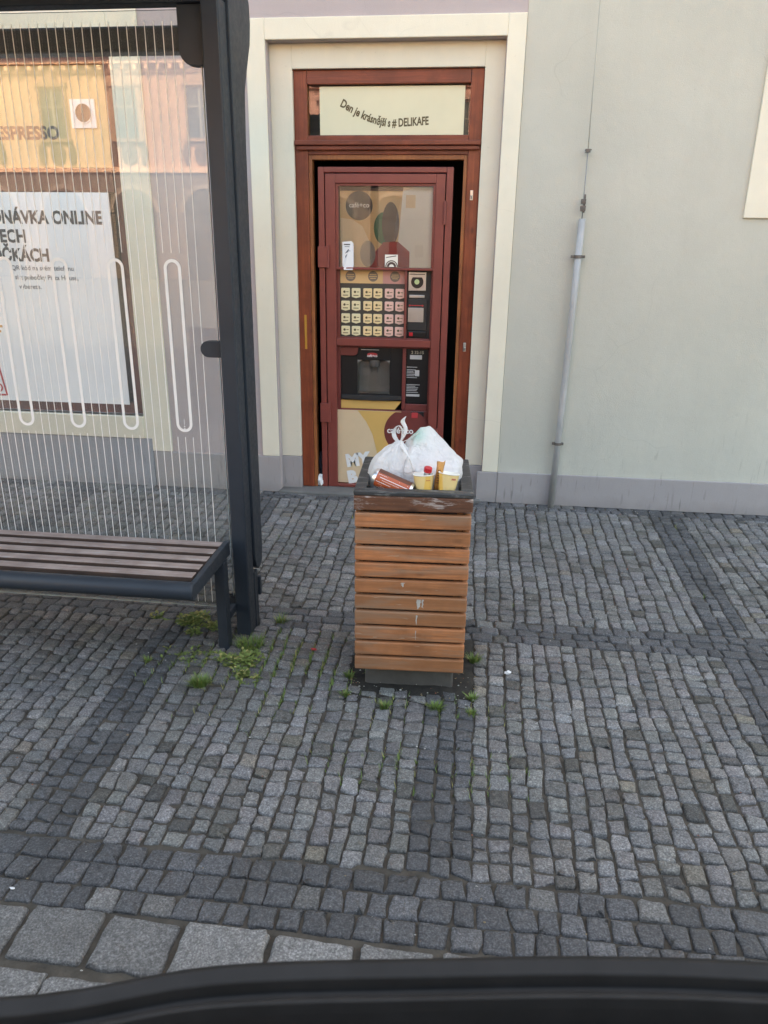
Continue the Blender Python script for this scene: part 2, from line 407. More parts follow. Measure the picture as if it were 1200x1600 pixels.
# ------------------------------------------------------------------ pavement
def wob(seed):
    r = random.Random(seed); ks = [(r.uniform(.6, 1.6), r.uniform(0, 6.3), .0050), (r.uniform(3, 6), r.uniform(0, 6.3), .0030), (r.uniform(9, 15), r.uniform(0, 6.3), .0020)]
    return lambda t: sum(a * math.sin(k * t * 2 + p) for k, p, a in ks)

def outline(q, joint, n_side, rr):
    """inset quad with rounded corners and a chipped outline"""
    c = [Vector(p) for p in q]; ctr = sum(c, Vector((0, 0))) / 4
    wx = (c[1] - c[0]).length; wy = (c[3] - c[0]).length
    pts = []
    for i in range(4):
        a, b, p = c[i], c[(i + 1) % 4], c[i - 1]
        e1 = (b - a); e0 = (p - a); l1, l0 = e1.length, e0.length
        a2 = a + e1 / l1 * joint * .5 + e0 / l0 * joint * .5
        rad = rr * min(l1, l0) * rnd.uniform(.6, 1.5)
        e1n, e0n = e1 / l1, e0 / l0
        pts += [a2 + e0n * rad, a2 + (e0n + e1n) * rad * .28, a2 + e1n * rad]
        m = (l1 - joint)
        for k in range(1, n_side): pts.append(a2 + e1n * (rad + (m - 2 * rad) * k / n_side))
    j = min(.0017, min(wx, wy) * .026)
    return [p + Vector((rnd.gauss(0, j), rnd.gauss(0, j))) for p in pts], ctr

def add_stone(mb, q, joint, tint, top, n_side=2, rr=.095, tilt=.035, prof=((-.022, 0), (-.006, 0), (-.0008, .07), (.0010, .22), (.0018, .58))):
    pts, ctr = outline(q, joint, n_side, rr)
    tx, ty = rnd.gauss(0, tilt), rnd.gauss(0, tilt)
    rings = []
    for z, ins in prof:
        ring = []
        for p in pts:
            d = p - ctr; pp = ctr + d * (1 - ins)
            zz = z + top + (tx * (pp.x - ctr.x) + ty * (pp.y - ctr.y) if z > -.02 else 0)
            if z > -.005: zz += rnd.gauss(0, .0007)
            ring.append((pp.x, pp.y, zz))
        rings.append(ring)
    mb.loft(rings, cap0=False, cap1=True, col=tint)

def warp(x, y): return (x * (1 + .04 * (y + 1.85)), y)
GRAN = (.178, .173, .166)
DARK = (.096, .096, .099)
def tint_for(dark, x, y):
    f = rnd.lognormvariate(0, .13)
    if dark:
        if rnd.random() < .05: return mul(GRAN, f * .9)
        return mul(DARK, f)
    r = rnd.random()
    if r < .02: c = (.19, .17, .14)
    elif r < .05: c = (.165, .165, .16)
    elif r < .10: c = (.105, .10, .09)
    else: c = GRAN
    t = (c[0] * f * rnd.uniform(.97, 1.04), c[1] * f, c[2] * f * rnd.uniform(.96, 1.05))
    br = math.exp(-((y + 2.05) / .35) ** 2) * max(0, min(1, (-.75 - x) / .5)) * rnd.uniform(.3, 1)
    br += math.exp(-((y + 2.05) / .2) ** 2 - ((x + .62) / .35) ** 2) * .7 * rnd.random()
    return tuple(a * (1 - .6 * br) + b * .6 * br for a, b in zip(t, (.115, .088, .068)))
JOINT = .0062
setts = MB()
JPOS = []       # joints between stones, for grass
def skip(x, y): return -.42 < x < .045 and -2.385 < y < -1.93
PITCH = .0617
XL, XR = -4.7, 3.6
def field(y0, y1, seed):
    k0 = math.floor((XL + .115) / PITCH); k1 = math.ceil((XR + .115) / PITCH)
    wl = {k: wob(seed * 1000 + k) for k in range(k0, k1 + 2)}
    edge = lambda k, y: -.115 + k * PITCH + wl[k](y)
    for k in range(k0, k1):
        dark = (k % 20) in (0, 1, 2) and not (k in (0, 1, 2) and y1 > -1)
        y = y0 + rnd.uniform(-.0, .015); first = True
        while y < y1 - .02:
            d = PITCH * max(.66, min(1.6, rnd.gauss(1.02, .19))); ye = y + d
            if ye > y1 - .03: ye = y1
            s0, s1 = rnd.gauss(0, .0042), rnd.gauss(0, .0042)
            jx = [rnd.gauss(.0004, .0022) for _ in range(4)]; gp = rnd.uniform(.0002, .0030)
            q = [(edge(k, y) + jx[0], y + s0 + gp), (edge(k + 1, y) - jx[1], y - s0 + gp), (edge(k + 1, ye) - jx[2], ye - s1 - gp * .5), (edge(k, ye) + jx[3], ye + s1 - gp * .5)]
            q = [warp(*p) for p in q]
            cx, cy = q[0][0] + .03, (y + ye) / 2
            if not skip(cx, cy):
                add_stone(setts, q, JOINT * rnd.uniform(.75, 1.35), tint_for(dark, cx, cy), rnd.gauss(0, .0021))
            JPOS.append(q[0]); JPOS.append(((q[0][0] + q[3][0]) / 2, cy))
            y = ye
def rows(ys, seed, dens=1.25, light=.0):
    for j in range(len(ys) - 1):
        w0, w1 = (lambda f_: (lambda t_: .4 * f_(t_)))(wob(seed * 77 + j)), (lambda f_: (lambda t_: .4 * f_(t_)))(wob(seed * 77 + j + 1))
        x = XL + rnd.uniform(0, .05)
        while x < XR:
            d = PITCH * dens * max(.75, min(1.5, rnd.gauss(1, .16))); xe = x + d
            s0 = rnd.gauss(0, .003); s1 = rnd.gauss(0, .003)
            q = [(x + s0, ys[j] + w0(x)), (xe + s1, ys[j] + w0(xe)), (xe - s1, ys[j + 1] + w1(xe)), (x - s0, ys[j + 1] + w1(x))]
            if not skip((x + xe) / 2, ys[j] + .03):
                add_stone(setts, q, JOINT * rnd.uniform(.7, 1.2), tint_for(rnd.random() > light, x, ys[j]), rnd.gauss(0, .0015))
            x = xe
rows([-3.485, -3.412, -3.338, -3.265], 1, 1.2)
field(-3.2655, -1.9415, 2)
rows([-1.942, -1.878, -1.815, -1.752], 3, 1.25, .12)
field(-1.7525, -.1315, 4)
rows([-.132, -.068, -.004], 5, 1.3, .1)
pv = setts.build('pavement', M['setts'], attr=True, smooth=True, fix=False)
tag(pv, 'grey granite sett pavement with darker stone bands crossing it', kind='structure')

kerb = MB()
for (ya, yb, xs) in ((-3.652, -3.49, -.03), (-3.83, -3.66, -.12), (-4.02, -3.84, -.02)):
    x = -3.0 + xs
    while x < 3.0:
        d = rnd.uniform(.18, .225); f = rnd.lognormvariate(0, .12)
        q = [(x, ya + rnd.gauss(0, .004)), (x + d, ya + rnd.gauss(0, .004)), (x + d + rnd.gauss(0, .006), yb + rnd.gauss(0, .004)), (x, yb + rnd.gauss(0, .004))]
        add_stone(kerb, q, .016, mul((.205, .20, .193), f), rnd.gauss(.002, .002), 6, .05, .008, ((-.03, 0), (-.006, 0), (0, .03), (.0015, .10), (.002, .3), (.0024, .6)))
        x += d
k = kerb.build('kerb', M['setts'], attr=True, smooth=True, fix=False)
tag(k, 'large pale granite slabs along the edge of the sett pavement', kind='structure')
s = MB(); s.add([(-60, -4.03, -.009), (60, -4.03, -.009), (60, .02, -.009), (-60, .02, -.009)], [(0, 1, 2, 3)])
soil = s.build('pavement_bed', M['soil'], fix=False); tag(soil, kind='structure')
s = MB(); s.add([(-150, -150, -.05), (150, -150, -.05), (150, 150, -.05), (-150, 150, -.05)], [(0, 1, 2, 3)])
tag(s.build('ground', M['asphalt'], fix=False), kind='structure')
def far_setts():
    g = NG('far_setts'); v = g.node('ShaderNodeTexVoronoi', feature='DISTANCE_TO_EDGE'); g.l.new(g.co(), v.inputs['Vector']); v.inputs['Scale'].default_value = 11; v.inputs['Randomness'].default_value = .55
    e = g.ramp(v.outputs[0], [(.02, 0), (.09, 1)])
    c = g.mix(g.ramp(g.noise(5, 4), [(.3, 0), (.7, 1)]), (.10, .10, .10), (.17, .165, .16))
    g.base(g.mix(e, (.05, .047, .043), c)); g.p(Roughness=.8); g.bump(e, .5, .02); return g.m
M['far'] = far_setts()
s = MB(); s.add([(-80, -40, -.03), (80, -40, -.03), (80, -4.02, -.03), (-80, -4.02, -.03)], [(0, 1, 2, 3)])
tag(s.build('square', M['far'], fix=False), kind='structure')
for nm, x0, x1 in (('pavement_extension', -40, XL), ('pavement_extension', XR + .02, 40)):
    s = MB(); s.add([(x0, -4.02, -.003), (x1, -4.02, -.003), (x1, 0, -.003), (x0, 0, -.003)], [(0, 1, 2, 3)])
    tag(s.build(nm, M['far'], fix=False), kind='structure')

# ------------------------------------------------------------------ the mauve house with the doorway
H = 10.4
house = thing('mauve_house', 'mauve rendered house with cream surrounds, a brown doorway and a signed window', 'house', (-3.4, 0, 0))
m = MB()
# wall with openings for window (x -4.05..-2.24, z .5..2.78) and doorway (x -1.28..0.105, z 0..2.745)
m.box(-9, -4.05, 0, .35, 0, H); m.box(-4.05, -2.24, 0, .35, 2.78, H); m.box(-4.05, -2.24, 0, .35, 0, .5)
m.box(-2.24, -1.28, 0, .35, 0, H); m.box(-1.28, .105, 0, .35, 2.745, H); m.box(.105, .212, 0, .35, 0, H)
m.box(-9, -8.7, .35, 8, 0, H); m.box(-.09, .212, .9, 8, 0, H); m.box(-9, .212, 8, 8.3, 0, H)
m.build('wall', M['mauve'], house)
m = MB(); m.prism([(-.4, H), (4, H + 2.2), (8.7, H)], 'x', -9.2, .21); m.build('roof', M['rooftile'], house)
m = MB(); m.box(-9, -2.19, -.022, 0, 0, .345); m.build('plinth', M['plinth_blue'], house, .004)
m = MB(); m.box(-2.187, -1.283, -.018, 0, 0, .255); m.build('plinth', M['plinth'], house, .004)
m = MB(); m.box(.075, .212, -.018, 0, 0, .212); m.build('plinth', M['plinth'], house, .004)
# window surround
m = MB()
m.box(-2.24, -2.05, -.016, 0, .257, 2.95); m.box(-4.25, -4.05, -.016, 0, .347, 2.95); m.box(-4.05, -2.24, -.016, 0, 2.78, 2.95)
m.box(-4.05, -2.24, -.03, .06, .347, .50)
m.build('window_surround', M['cream'], house, .004)
# doorway surround: raised outer band and a stepped back inner band
m = MB(); m.box(-1.40, -1.285, -.014, 0, .257, 2.857); m.box(.108, .2105, -.014, 0, .213, 2.857); m.box(-1.285, .108, -.014, 0, 2.747, 2.857)
m.build('door_surround', M['cream'], house, .004)
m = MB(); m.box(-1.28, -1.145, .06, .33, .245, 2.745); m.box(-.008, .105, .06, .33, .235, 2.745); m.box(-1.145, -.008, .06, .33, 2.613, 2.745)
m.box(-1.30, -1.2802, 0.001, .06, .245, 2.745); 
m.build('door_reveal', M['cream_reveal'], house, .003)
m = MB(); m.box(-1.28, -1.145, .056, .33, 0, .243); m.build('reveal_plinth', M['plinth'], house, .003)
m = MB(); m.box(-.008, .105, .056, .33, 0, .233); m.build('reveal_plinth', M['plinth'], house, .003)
m = MB(); m.box(-1.29, .11, -.045, .5, -.02, .018); m.build('threshold', M['concrete'], house, .008)
# wooden frame
fr = MB()
fr.box(-1.145, -1.062, .085, .17, .02, 2.612); fr.box(-.085, -.008, .085, .17, .02, 2.612)
fo = fr.build('door_frame', M['door_wood'], house, .006)
m = MB(); m.box(-1.062, -.085, .0855, .17, 2.535, 2.612); m.build('head_rail', M['door_wood_h'], fo, .005)
m = MB(); m.box(-1.062, -.085, .088, .17, 2.155, 2.262); m.box(-1.14, -.012, .055, .0845, 2.205, 2.232); m.box(-1.13, -.02, .066, .0845, 2.180, 2.203)
m.build('transom_rail', M['door_wood_h'], fo, .004)
m = MB(); m.box(-1.062, -1.040, .094, .16, .02, 2.155); m.box(-.108, -.085, .094, .16, .02, 2.155); m.box(-1.040, -.108, .094, .16, 2.128, 2.155)
m.build('stop_bead', M['door_edge'], fo, .003)
m = MB(); m.box(-1.062, -.085, .118, .122, 2.262, 2.535); m.build('transom_pane', M['pane'], fo)
m = MB(); m.box(-1.062, -.085, .16, .165, 2.262, 2.535); m.build('transom_back', M['blackm'], fo)
m = MB(); m.box(-1.108, -1.092, .0815, .0845, .98, 1.2); m.build('strike_plate', M['brass'], fo, .001)
for (x, z) in ((-.052, 1.93), (-.05, 1.02)):
    m = MB(); m.box(x - .009, x + .009, .077, .0845, z - .028, z + .028); m.tube([(x, .079, z - .02), (x, .072, z)], .006, 8); m.build('latch', M['steel'], fo, .002)
m = MB(); m.box(-1.145, -.008, .9, .93, 0, 2.7); m.box(-1.28, -1.146, .331, .9, 0, 2.7); m.box(-.007, .1, .331, .9, 0, 2.7); m.box(-1.28, .1, .35, .9, 2.62, 2.7)
m.build('passage', M['dark'], house)
# window
wf = MB()
wf.box(-4.05, -3.97, .07, .13, .5, 2.78); wf.box(-2.325, -2.24, .07, .13, .5, 2.78); wf.box(-3.97, -2.325, .07, .13, 2.66, 2.78); wf.box(-3.97, -2.325, .07, .13, .5, .575); wf.box(-3.97, -2.325, .062, .13, 1.935, 2.075)
wo = wf.build('window_frame', M['window_wood'], house, .005)
m = MB(); m.box(-3.97, -2.325, .098, .102, .575, 1.935); m.box(-3.97, -2.325, .098, .102, 2.075, 2.66); m.build('pane', M['pane'], wo)
m = MB(); m.box(-4.05, -2.24, .34, .36, .5, 2.78); m.build('window_back', M['dark'], wo)

# ------------------------------------------------------------------ signs in the window and over the door
t = thing('window_film', 'yellow film with dark espresso lettering in the window top', 'sign', (-3.1, .09, 2.08))
m = MB(); m.box(-3.95, -2.335, .090, .094, 2.082, 2.655); m.build('film', M['yellow_film'], t)
lettering([('ESPRESSO', -2.665, 2.247, .075, .004, 'RIGHT', 0)], M['ink'], t, .0885, sx=.95)
t = thing('ventilator_plate', 'white square plate with a round dark vent in the yellow film', 'vent', (-2.487, .085, 2.305))
m = MB(); m.box(-2.568, -2.406, .078, .0895, 2.306, 2.468)
for x in (-2.555, -2.419):
    for z in (2.319, 2.455): m.tube([(x, .0775, z), (x, .079, z)], .006, 8)
m.build('plate', M['white'], t, .002)
m = MB(); m.prism(circ(-2.483, 2.39, .052, 32), 'y', .0765, .0785); m.build('opening', simple('dark_grey_vent', (.05, .048, .044), .5, .3, 8), t)
m = MB(); m.ringprism(circ(-2.483, 2.39, .058, 32), circ(-2.483, 2.39, .052, 32), 'y', .072, .078); m.build('rim', M['white'], t)

t = thing('window_poster', 'large white poster advertising online ordering in the brown window', 'poster', (-3.1, .05, .58))
m = MB(); m.box(-4.02, -2.362, .052, .056, .565, 1.933); m.build('sheet', M['poster'], t)
lettering([('OBJEDNÁVKA ONLINE', -2.418, 1.745, .080, .0042, 'RIGHT', 0), ('VE VŠECH', -2.962, 1.628, .080, .0042, 'RIGHT', 0), ('POBOČKÁCH', -2.815, 1.511, .080, .0042, 'RIGHT', 0)], M['ink'], t, .0508, sx=.87)
for ln_ in (('QR kód na svém telefonu', -2.655, 1.452, .031, .0006, 'RIGHT', 0), ('si z pobočky Pizza House,', -2.630, 1.392, .031, .0006, 'RIGHT', 0), ('vyberete.', -2.90, 1.332, .031, .0006, 'RIGHT', 0)): lettering([ln_], M['ink_grey'], t, .0508, 'small_print')
m = MB(); m.box(-3.36, -3.225, .0500, .0508, 1.072, 1.088); m.box(-3.36, -3.24, .0500, .0508, 1.038, 1.054); m.box(-3.28, -3.265, .0500, .0507, 1.02, 1.106); m.build('orange_mark', M['orange_ink'], t)
m = MB(); m.prism([(-3.315, .86), (-3.302, .865), (-3.262, .60), (-3.275, .60)], 'y', .0500, .0508); m.box(-3.9, -3.278, .0500, .0508, .597, .61); m.ringprism(circ(-3.325, .655, .032, 24), circ(-3.325, .655, .021, 24), 'y', .05, .0508); m.prism(circ(-3.33, .715, .013, 16), 'y', .05, .0508)
m.build('red_mark', M['red_ink'], t)

t = thing('door_banner', 'pale cream banner with curved brown slogan above the door', 'sign', (-.58, .12, 2.27))
m = MB(); m.box(-.99, -.118, .110, .113, 2.266, 2.528); m.build('panel', M['banner'], t)
vs, fs = text_mesh('Den je krásnější s # DELIKAFE', .062, .0020)
w_ = max(v[0] for v in vs); mb = MB(); pts = []
for a, b, _ in vs:
    u = a / w_; x = -.868 + u * .54
    z0 = 2.425 - .115 * math.sin(min(1, u / .62) * PI / 2) + .012 * max(0, u - .62) / .38
    dz = -.115 * math.cos(min(1, u / .62) * PI / 2) * PI / 2 / .62 / .54 if u < .62 else .03
    ln = math.hypot(1, dz); pts.append((x - dz / ln * b, .1092, z0 + b / ln))
mb.add(pts, fs); mb.build('lettering', M['ink_brown'], t, fix=False)

# ------------------------------------------------------------------ green house
gh = thing('green_house', 'grey green rendered house with mauve grey plinth and cream window surround', 'house', (4, 0, 0))
m = MB(); m.box(.213, 1.74, -.003, .35, 0, H + .8); m.box(1.74, 2.9, -.003, .35, 0, 2.03); m.box(1.74, 2.9, -.003, .35, 3.7, H + .8); m.box(2.9, 10, -.003, .35, 0, H + .8)
m.box(.213, 10, 8, 8.3, 0, H + .8); m.box(9.7, 10, .35, 8, 0, H + .8); m.box(.213, .5, .35, 8, 0, H + .8)
m.build('wall', M['green'], gh)
m = MB(); m.prism([(-.4, H + .8), (4, H + 3), (8.7, H + .8)], 'x', .213, 10.2); m.build('roof', M['rooftile'], gh)
m = MB(); m.box(.213, 10, -.021, -.003, 0, .215); m.build('plinth', M['plinth'], gh, .004)
m = MB(); m.box(1.523, 1.74, -.018, -.003, 1.81, 3.9); m.box(2.9, 3.12, -.018, -.003, 1.81, 3.9); m.box(1.74, 2.9, -.018, -.003, 1.81, 2.03); m.box(1.74, 2.9, -.018, -.003, 3.7, 3.9); m.build('window_surround', M['cream'], gh, .003)
m = MB(); m.box(1.74, 1.82, .1, .16, 2.03, 3.7); m.box(2.82, 2.9, .1, .16, 2.03, 3.7); m.box(1.82, 2.82, .1, .16, 2.03, 2.11); m.box(1.82, 2.82, .1, .16, 3.62, 3.7); m.box(2.29, 2.35, .1, .16, 2.11, 3.62)
wo = m.build('window', M['white'], gh, .004)
m = MB(); m.box(1.82, 2.29, .125, .13, 2.11, 3.62); m.box(2.35, 2.82, .125, .13, 2.11, 3.62); m.build('pane', M['housewin'], wo)

# lightning conductor
t = thing('lightning_conductor', 'galvanised pipe and thin wire running up the grey green wall', 'lightning conductor', (.577, -.05, 0))
m = MB(); m.tube([(.577, -.05, -.01), (.588, -.05, .6), (.597, -.05, 1.2), (.605, -.05, 1.797)], .0205, 16); m.build('protective_pipe', M['galv'], t, smooth=False).data.polygons.foreach_set('use_smooth', [len(p.vertices) == 4 for p in t.children[0].data.polygons])
for z, x, hw in ((1.586, .601, .042), (.435, .585, .036)):
    m = MB(); m.tube([(x, -.05, z - .009), (x, -.05, z + .009)], .0245, 16); m.box(x - hw, x - .0235, -.056, -.040, z - .008, z + .008); m.box(x + .0235, x + hw, -.056, -.040, z - .008, z + .008); m.box(x - .006, x + .006, -.027, -.004, z - .006, z + .006)
    m.tube([(x - hw + .008, -.063, z), (x - hw + .008, -.036, z)], .0045, 6); m.tube([(x + hw - .008, -.063, z), (x + hw - .008, -.036, z)], .0045, 6)
    m.build('clamp', M['rust'], t, .001)
m = MB(); m.tube([(.604, -.05, 1.78), (.603, -.048, 1.90), (.602, -.045, 2.16)], .0036, 8); m.build('wire', M['wire'], t, smooth=True)
m = MB(); m.tube([(.602, -.045, 2.161), (.596, -.045, 2.6), (.588, -.045, 3.1), (.575, -.045, 5.0), (.56, -.045, 9.5)], .0026, 8); m.build('painted_wire', simple('painted_wire', (.40, .40, .36), .7, .1), t, smooth=True)
m = MB(); m.box(.588, .618, -.062, -.038, 1.838, 1.868); m.box(.589, .617, -.060, -.040, 1.878, 1.905); m.tube([(.61, -.05, 1.83), (.61, -.05, 1.93)], .006, 8)
for z in (1.853, 1.891): m.tube([(.594, -.067, z), (.594, -.034, z)], .004, 6); m.tube([(.612, -.067, z), (.612, -.034, z)], .004, 6)
m.build('test_joint', M['rust'], t, .0015)
m = MB(); m.box(.588, .616, -.052, -.037, 2.152, 2.170); m.tube([(.602, -.04, 2.161), (.602, -.002, 2.161)], .005, 8); m.tube([(.585, -.046, 2.163), (.622, -.046, 2.166)], .004, 6); m.build('wire_holder', M['rust'], t, .001)

# ------------------------------------------------------------------ vending machine in its steel cage
vm = thing('vending_machine', 'red brown coffee vending machine filling the doorway behind the bin', 'vending machine', (-.585, .3, .018))
def vbox(name, mat, *bx, bevel=0, parent=vm):
    m = MB()
    for b in bx: m.box(*b)
    return m.build(name, mat, parent, bevel)
m = MB()
# front panel split round its openings: upper window, buttons, payment column, niche, info column
Y0, Y1 = .146, .16
m.box(-.93, -.88, Y0, Y1, .03, 2.03); m.box(-.285, -.245, Y0, Y1, .03, 2.03); m.box(-.88, -.285, Y0, Y1, 1.982, 2.03)
m.box(-.88, -.285, Y0, Y1, 1.488, 1.503); m.box(-.453, -.438, Y0, Y1, 1.06, 1.488); m.box(-.88, -.285, Y0, Y1, .992, 1.06)
m.box(-.46, -.435, Y0, Y1, .58, .992); m.box(-.435, -.285, Y0, Y1, .575, .622); m.box(-.88, -.46, Y0, Y1, .03, .576); m.box(-.46, -.285, Y0, Y1, .03, .575)
m.box(-.93, -.245, Y1, .85, .03, 2.03) if False else None
m.prism([(-.88, .992), (-.88, .937), (-.80, .935), (-.775, .94), (-.762, .955), (-.757, .992)], 'y', Y0 - .001, Y1)
body = m.build('front_panel', M['bordeaux2'], vm, .004)
vbox('cabinet', M['dark'], (-.94, -.24, .27, .88, .03, 2.03))
# upper graphic
gp = vbox('graphic_panel', M['tan'], (-.88, -.285, .168, .172, 1.503, 1.982))
def art(name, mat, poly, y=.1672, parent=gp, th=.0008): 
    m = MB(); m.prism(poly, 'y', y, y + th); return m.build(name, mat, parent)
X0, X1, Z0, Z1 = -.879, -.286, 1.504, 1.981
art('dark_band', M['cocoa'], [(X0, 1.958), (X1, 1.958), (X1, Z1), (X0, Z1)])
art('pale_field', M['tan_pale'], [(X0, Z0), (-.70, Z0), (-.69, 1.66), (-.735, 1.75), (-.80, 1.79), (X0, 1.80)])
art('logo_disc', simple('grey_brown_disc', (.05, .042, .04), .4, .05), circ(-.757, 1.872, .086, 40), .1664)
lettering([('café+co', -.757, 1.862, .030, .0006, 'CENTER', 0)], M['white'], gp, .1658)
art('van_reflection_field', M['cup_in'], [(-.505, 1.66), (-.478, Z1), (X1, Z1), (X1, Z0), (-.43, Z0), (-.43, 1.60)], .1656)  # pale van reflection painted onto the panel, with its slanted left edge
art('tan_patch', M['tan_pale'], [(-.46, 1.86), (-.40, 1.86), (-.40, 1.935), (-.46, 1.935)], .1646)
art('green_shape', M['leaf_print'], circ(-.60, 1.74, .062, 32, rz=.095), .1668)
art('dark_shape', M['cocoa'], circ(-.555, 1.765, .055, 32, rz=.13), .1664)
art('red_shape', M['red_print'], [(-.69, Z0), (-.43, Z0), (-.43, 1.60), (-.50, 1.66), (-.60, 1.655), (-.65, 1.60)], .1660)
art('cream_shape', M['tan_pale'], circ(-.745, 1.60, .07, 32, rz=.094), .1664)
art('grey_shape', simple('grey_print', (.30, .29, .27), .4, .04), circ(-.70, 1.585, .05, 32, rz=.08), .1658)
art('pale_sheet', M['cup_in'], [(-.40, 1.507), (-.30, 1.507), (-.30, 1.64), (-.40, 1.64)], .1645)
st = thing('notice_sheet', 'white notice hanging low on the left of the cabinet glass', 'notice', (-.81, .12, 1.5))
m = MB(); m.add([(-.858, .1225, 1.655), (-.800, .1225, 1.66), (-.785, .1215, 1.645), (-.785, .1205, 1.515), (-.79, .112, 1.487), (-.847, .112, 1.485), (-.858, .1205, 1.515)], [tuple(range(7))]); m.build('sheet', M['paper'], st)
m = MB(); m.box(-.848, -.808, .1195, .1203, 1.637, 1.643); m.build('small_print', M['ink'], st)
m = MB(); m.box(-.843, -.812, .1195, .1203, 1.625, 1.628); m.build('small_print', M['ink_grey'], st)
m = MB(); m.ringprism(circ(-.823, 1.565, .016, 24), circ(-.823, 1.565, .008, 24), 'y', .1195, .1203); m.box(-.845, -.80, .1195, .1203, 1.535, 1.54); m.prism([(-.842, 1.585), (-.805, 1.60), (-.82, 1.612)], 'y', .1195, .1203); m.build('picture', M['ink_grey'], st)
st = thing('square_sticker', 'square white sticker with dark arcs low on the cabinet glass', 'sticker', (-.53, .122, 1.505))
m = MB(); m.box(-.583, -.50, .1215, .1225, 1.507, 1.582); m.build('sheet', M['cup_in'], st)
m = MB()
for r0, r1 in ((.040, .034), (.030, .016)):
    m.ringprism(circ(-.54, 1.508, r0, 24, 0, PI, False), circ(-.54, 1.508, r1, 24, 0, PI, False), 'y', .1207, .1214)
m.prism([(-.575, 1.562), (-.51, 1.572), (-.51, 1.577), (-.575, 1.567)], 'y', .1207, .1214); m.build('print', M['cocoa'], st)
# drink selection
vbox('selector_backing', simple('dark_grey_selector', (.06, .055, .05), .4, .1), (-.88, -.453, .163, .168, 1.06, 1.40))
hd = vbox('selector_header', M['tan'], (-.88, -.60, .163, .168, 1.402, 1.488))
m = MB(); m.box(-.60, -.453, .163, .168, 1.402, 1.488); m.build('pink_field', M['pink_print'], hd)
M['cat'] = simple('grey_category_disc', (.20, .16, .13), .4, .05)
for x in (-.812, -.664, -.52):
    m = MB(); m.prism(circ(x, 1.447, .033, 24), 'y', .1618, .1628); m.build('category_disc', M['cat'], hd)
for x in (-.812, -.664, -.52):
    m = MB()
    for dz, ww in ((.010, .022), (-.002, .026), (-.013, .018)): m.box(x - ww, x + ww, .1610, .1616, 1.447 + dz - .002, 1.447 + dz + .002)
    m.build('category_print', M['tan'], hd)
cols = (-.874, -.804, -.727, -.660, -.585, -.515)
rowz = (1.372, 1.291, 1.210, 1.130)
def button_mesh(mi):
    m = MB(); w_, h_ = .058, .064
    m.prism([(0, -h_ + .008), (w_ * .5, -h_), (w_, -h_ + .008), (w_, -.004), (w_ - .004, 0), (.004, 0), (0, -.004)], 'y', -.007, 0)
    return m
proto = {}
for r_, z in enumerate(rowz):
    for c_, x in enumerate(cols):
        kd = 'abc'[c_ // 2]
        if kd not in proto:
            b = button_mesh(0).build('button', M['btn_' + kd], vm, .002, world=False)
            q = MB(); q.prism(circ(.022, -.024, .008, 12), 'y', -.0078, -.0072); q.box(.034, .05, -.0078, -.0072, -.026, -.022); q.box(.012, .046, -.0078, -.0072, -.048, -.043)
            ic = q.build('icon', M['ink_brown'], b, world=False)
            proto[kd] = (b, ic)
        else:
            b0, i0 = proto[kd]; b = b0.copy(); COL.objects.link(b); b.parent = vm
            ic = i0.copy(); COL.objects.link(ic); ic.parent = b
        b.location = Vector((x, .1625, z)) - worldloc(vm)
# payment column
vbox('payment_panel', M['blackm'], (-.438, -.285, .163, .168, 1.06, 1.488))
cr = vbox('card_reader', M['steel'], (-.432, -.318, .152, .1625, 1.362, 1.478), bevel=.002)
m = MB(); m.prism(clip_disc(-.374, 1.418, .040, -.42, -.33, 1.37, 1.446), 'y', .147, .1515); m.build('reader_dial', M['black'], cr)
m = MB(); m.prism(circ(-.376, 1.418, .016, 24), 'y', .1445, .1468); m.build('coin_ring', M['lime'], cr)
m = MB(); m.box(-.425, -.325, .1505, .1518, 1.462, 1.467); m.build('reader_print', M['ink'], cr)
vbox('coin_chute', M['steel'], (-.425, -.325, .156, .1625, 1.318, 1.336), bevel=.002)
nr = vbox('note_reader', M['blackm'], (-.434, -.305, .150, .1625, 1.11, 1.31), bevel=.003)
m = MB(); m.box(-.43, -.328, .1465, .1495, 1.165, 1.256); m.build('mirror_plate', M['steel'], nr, .002)
m = MB(); m.box(-.418, -.34, .1482, .1495, 1.268, 1.273); m.prism(circ(-.42, 1.27, .006, 10), 'y', .1478, .1495); m.prism(circ(-.335, 1.27, .006, 10), 'y', .1478, .1495); m.build('red_print', M['red_ink'], nr)
rb = vbox('return_unit', M['black'], (-.43, -.305, .152, .1625, 1.064, 1.106), bevel=.006)
m = MB(); m.box(-.42, -.395, .149, .1515, 1.074, 1.098); m.build('return_button', M['red_cap'], rb, .002)
# dispensing niche
m = MB()
bx = [(-.88, -.766, .163, .168, .637, .992), (-.545, -.46, .163, .168, .637, .992), (-.766, -.545, .163, .168, .908, .992), (-.766, -.545, .163, .168, .637, .682)]
for b in bx: m.box(*b)
nb = m.build('dispenser', M['black'], vm, .002)
m = MB(); m.box(-.766, -.545, .250, .255, .682, .908); m.box(-.768, -.766, .168, .25, .682, .908); m.box(-.545, -.543, .168, .25, .682, .908); m.box(-.766, -.545, .168, .25, .908, .912)
m.prism([(-.766, .908), (-.766, .87), (-.757, .893), (-.735, .9075)], 'y', .166, .17); m.prism([(-.545, .908), (-.545, .87), (-.554, .893), (-.576, .9075)], 'y', .166, .17)
m.box(-.766, -.545, .168, .25, .678, .683); m.build('niche_lining', M['grey_niche'], nb)
m = MB(); m.tube([(-.655, .205, .910), (-.655, .205, .86)], .034, 20); m.tube([(-.675, .205, .87), (-.675, .205, .82)], .006, 8); m.tube([(-.635, .205, .87), (-.635, .205, .82)], .006, 8); m.build('nozzle', simple('grey_nozzle', (.2, .2, .2), .4, .1), nb)
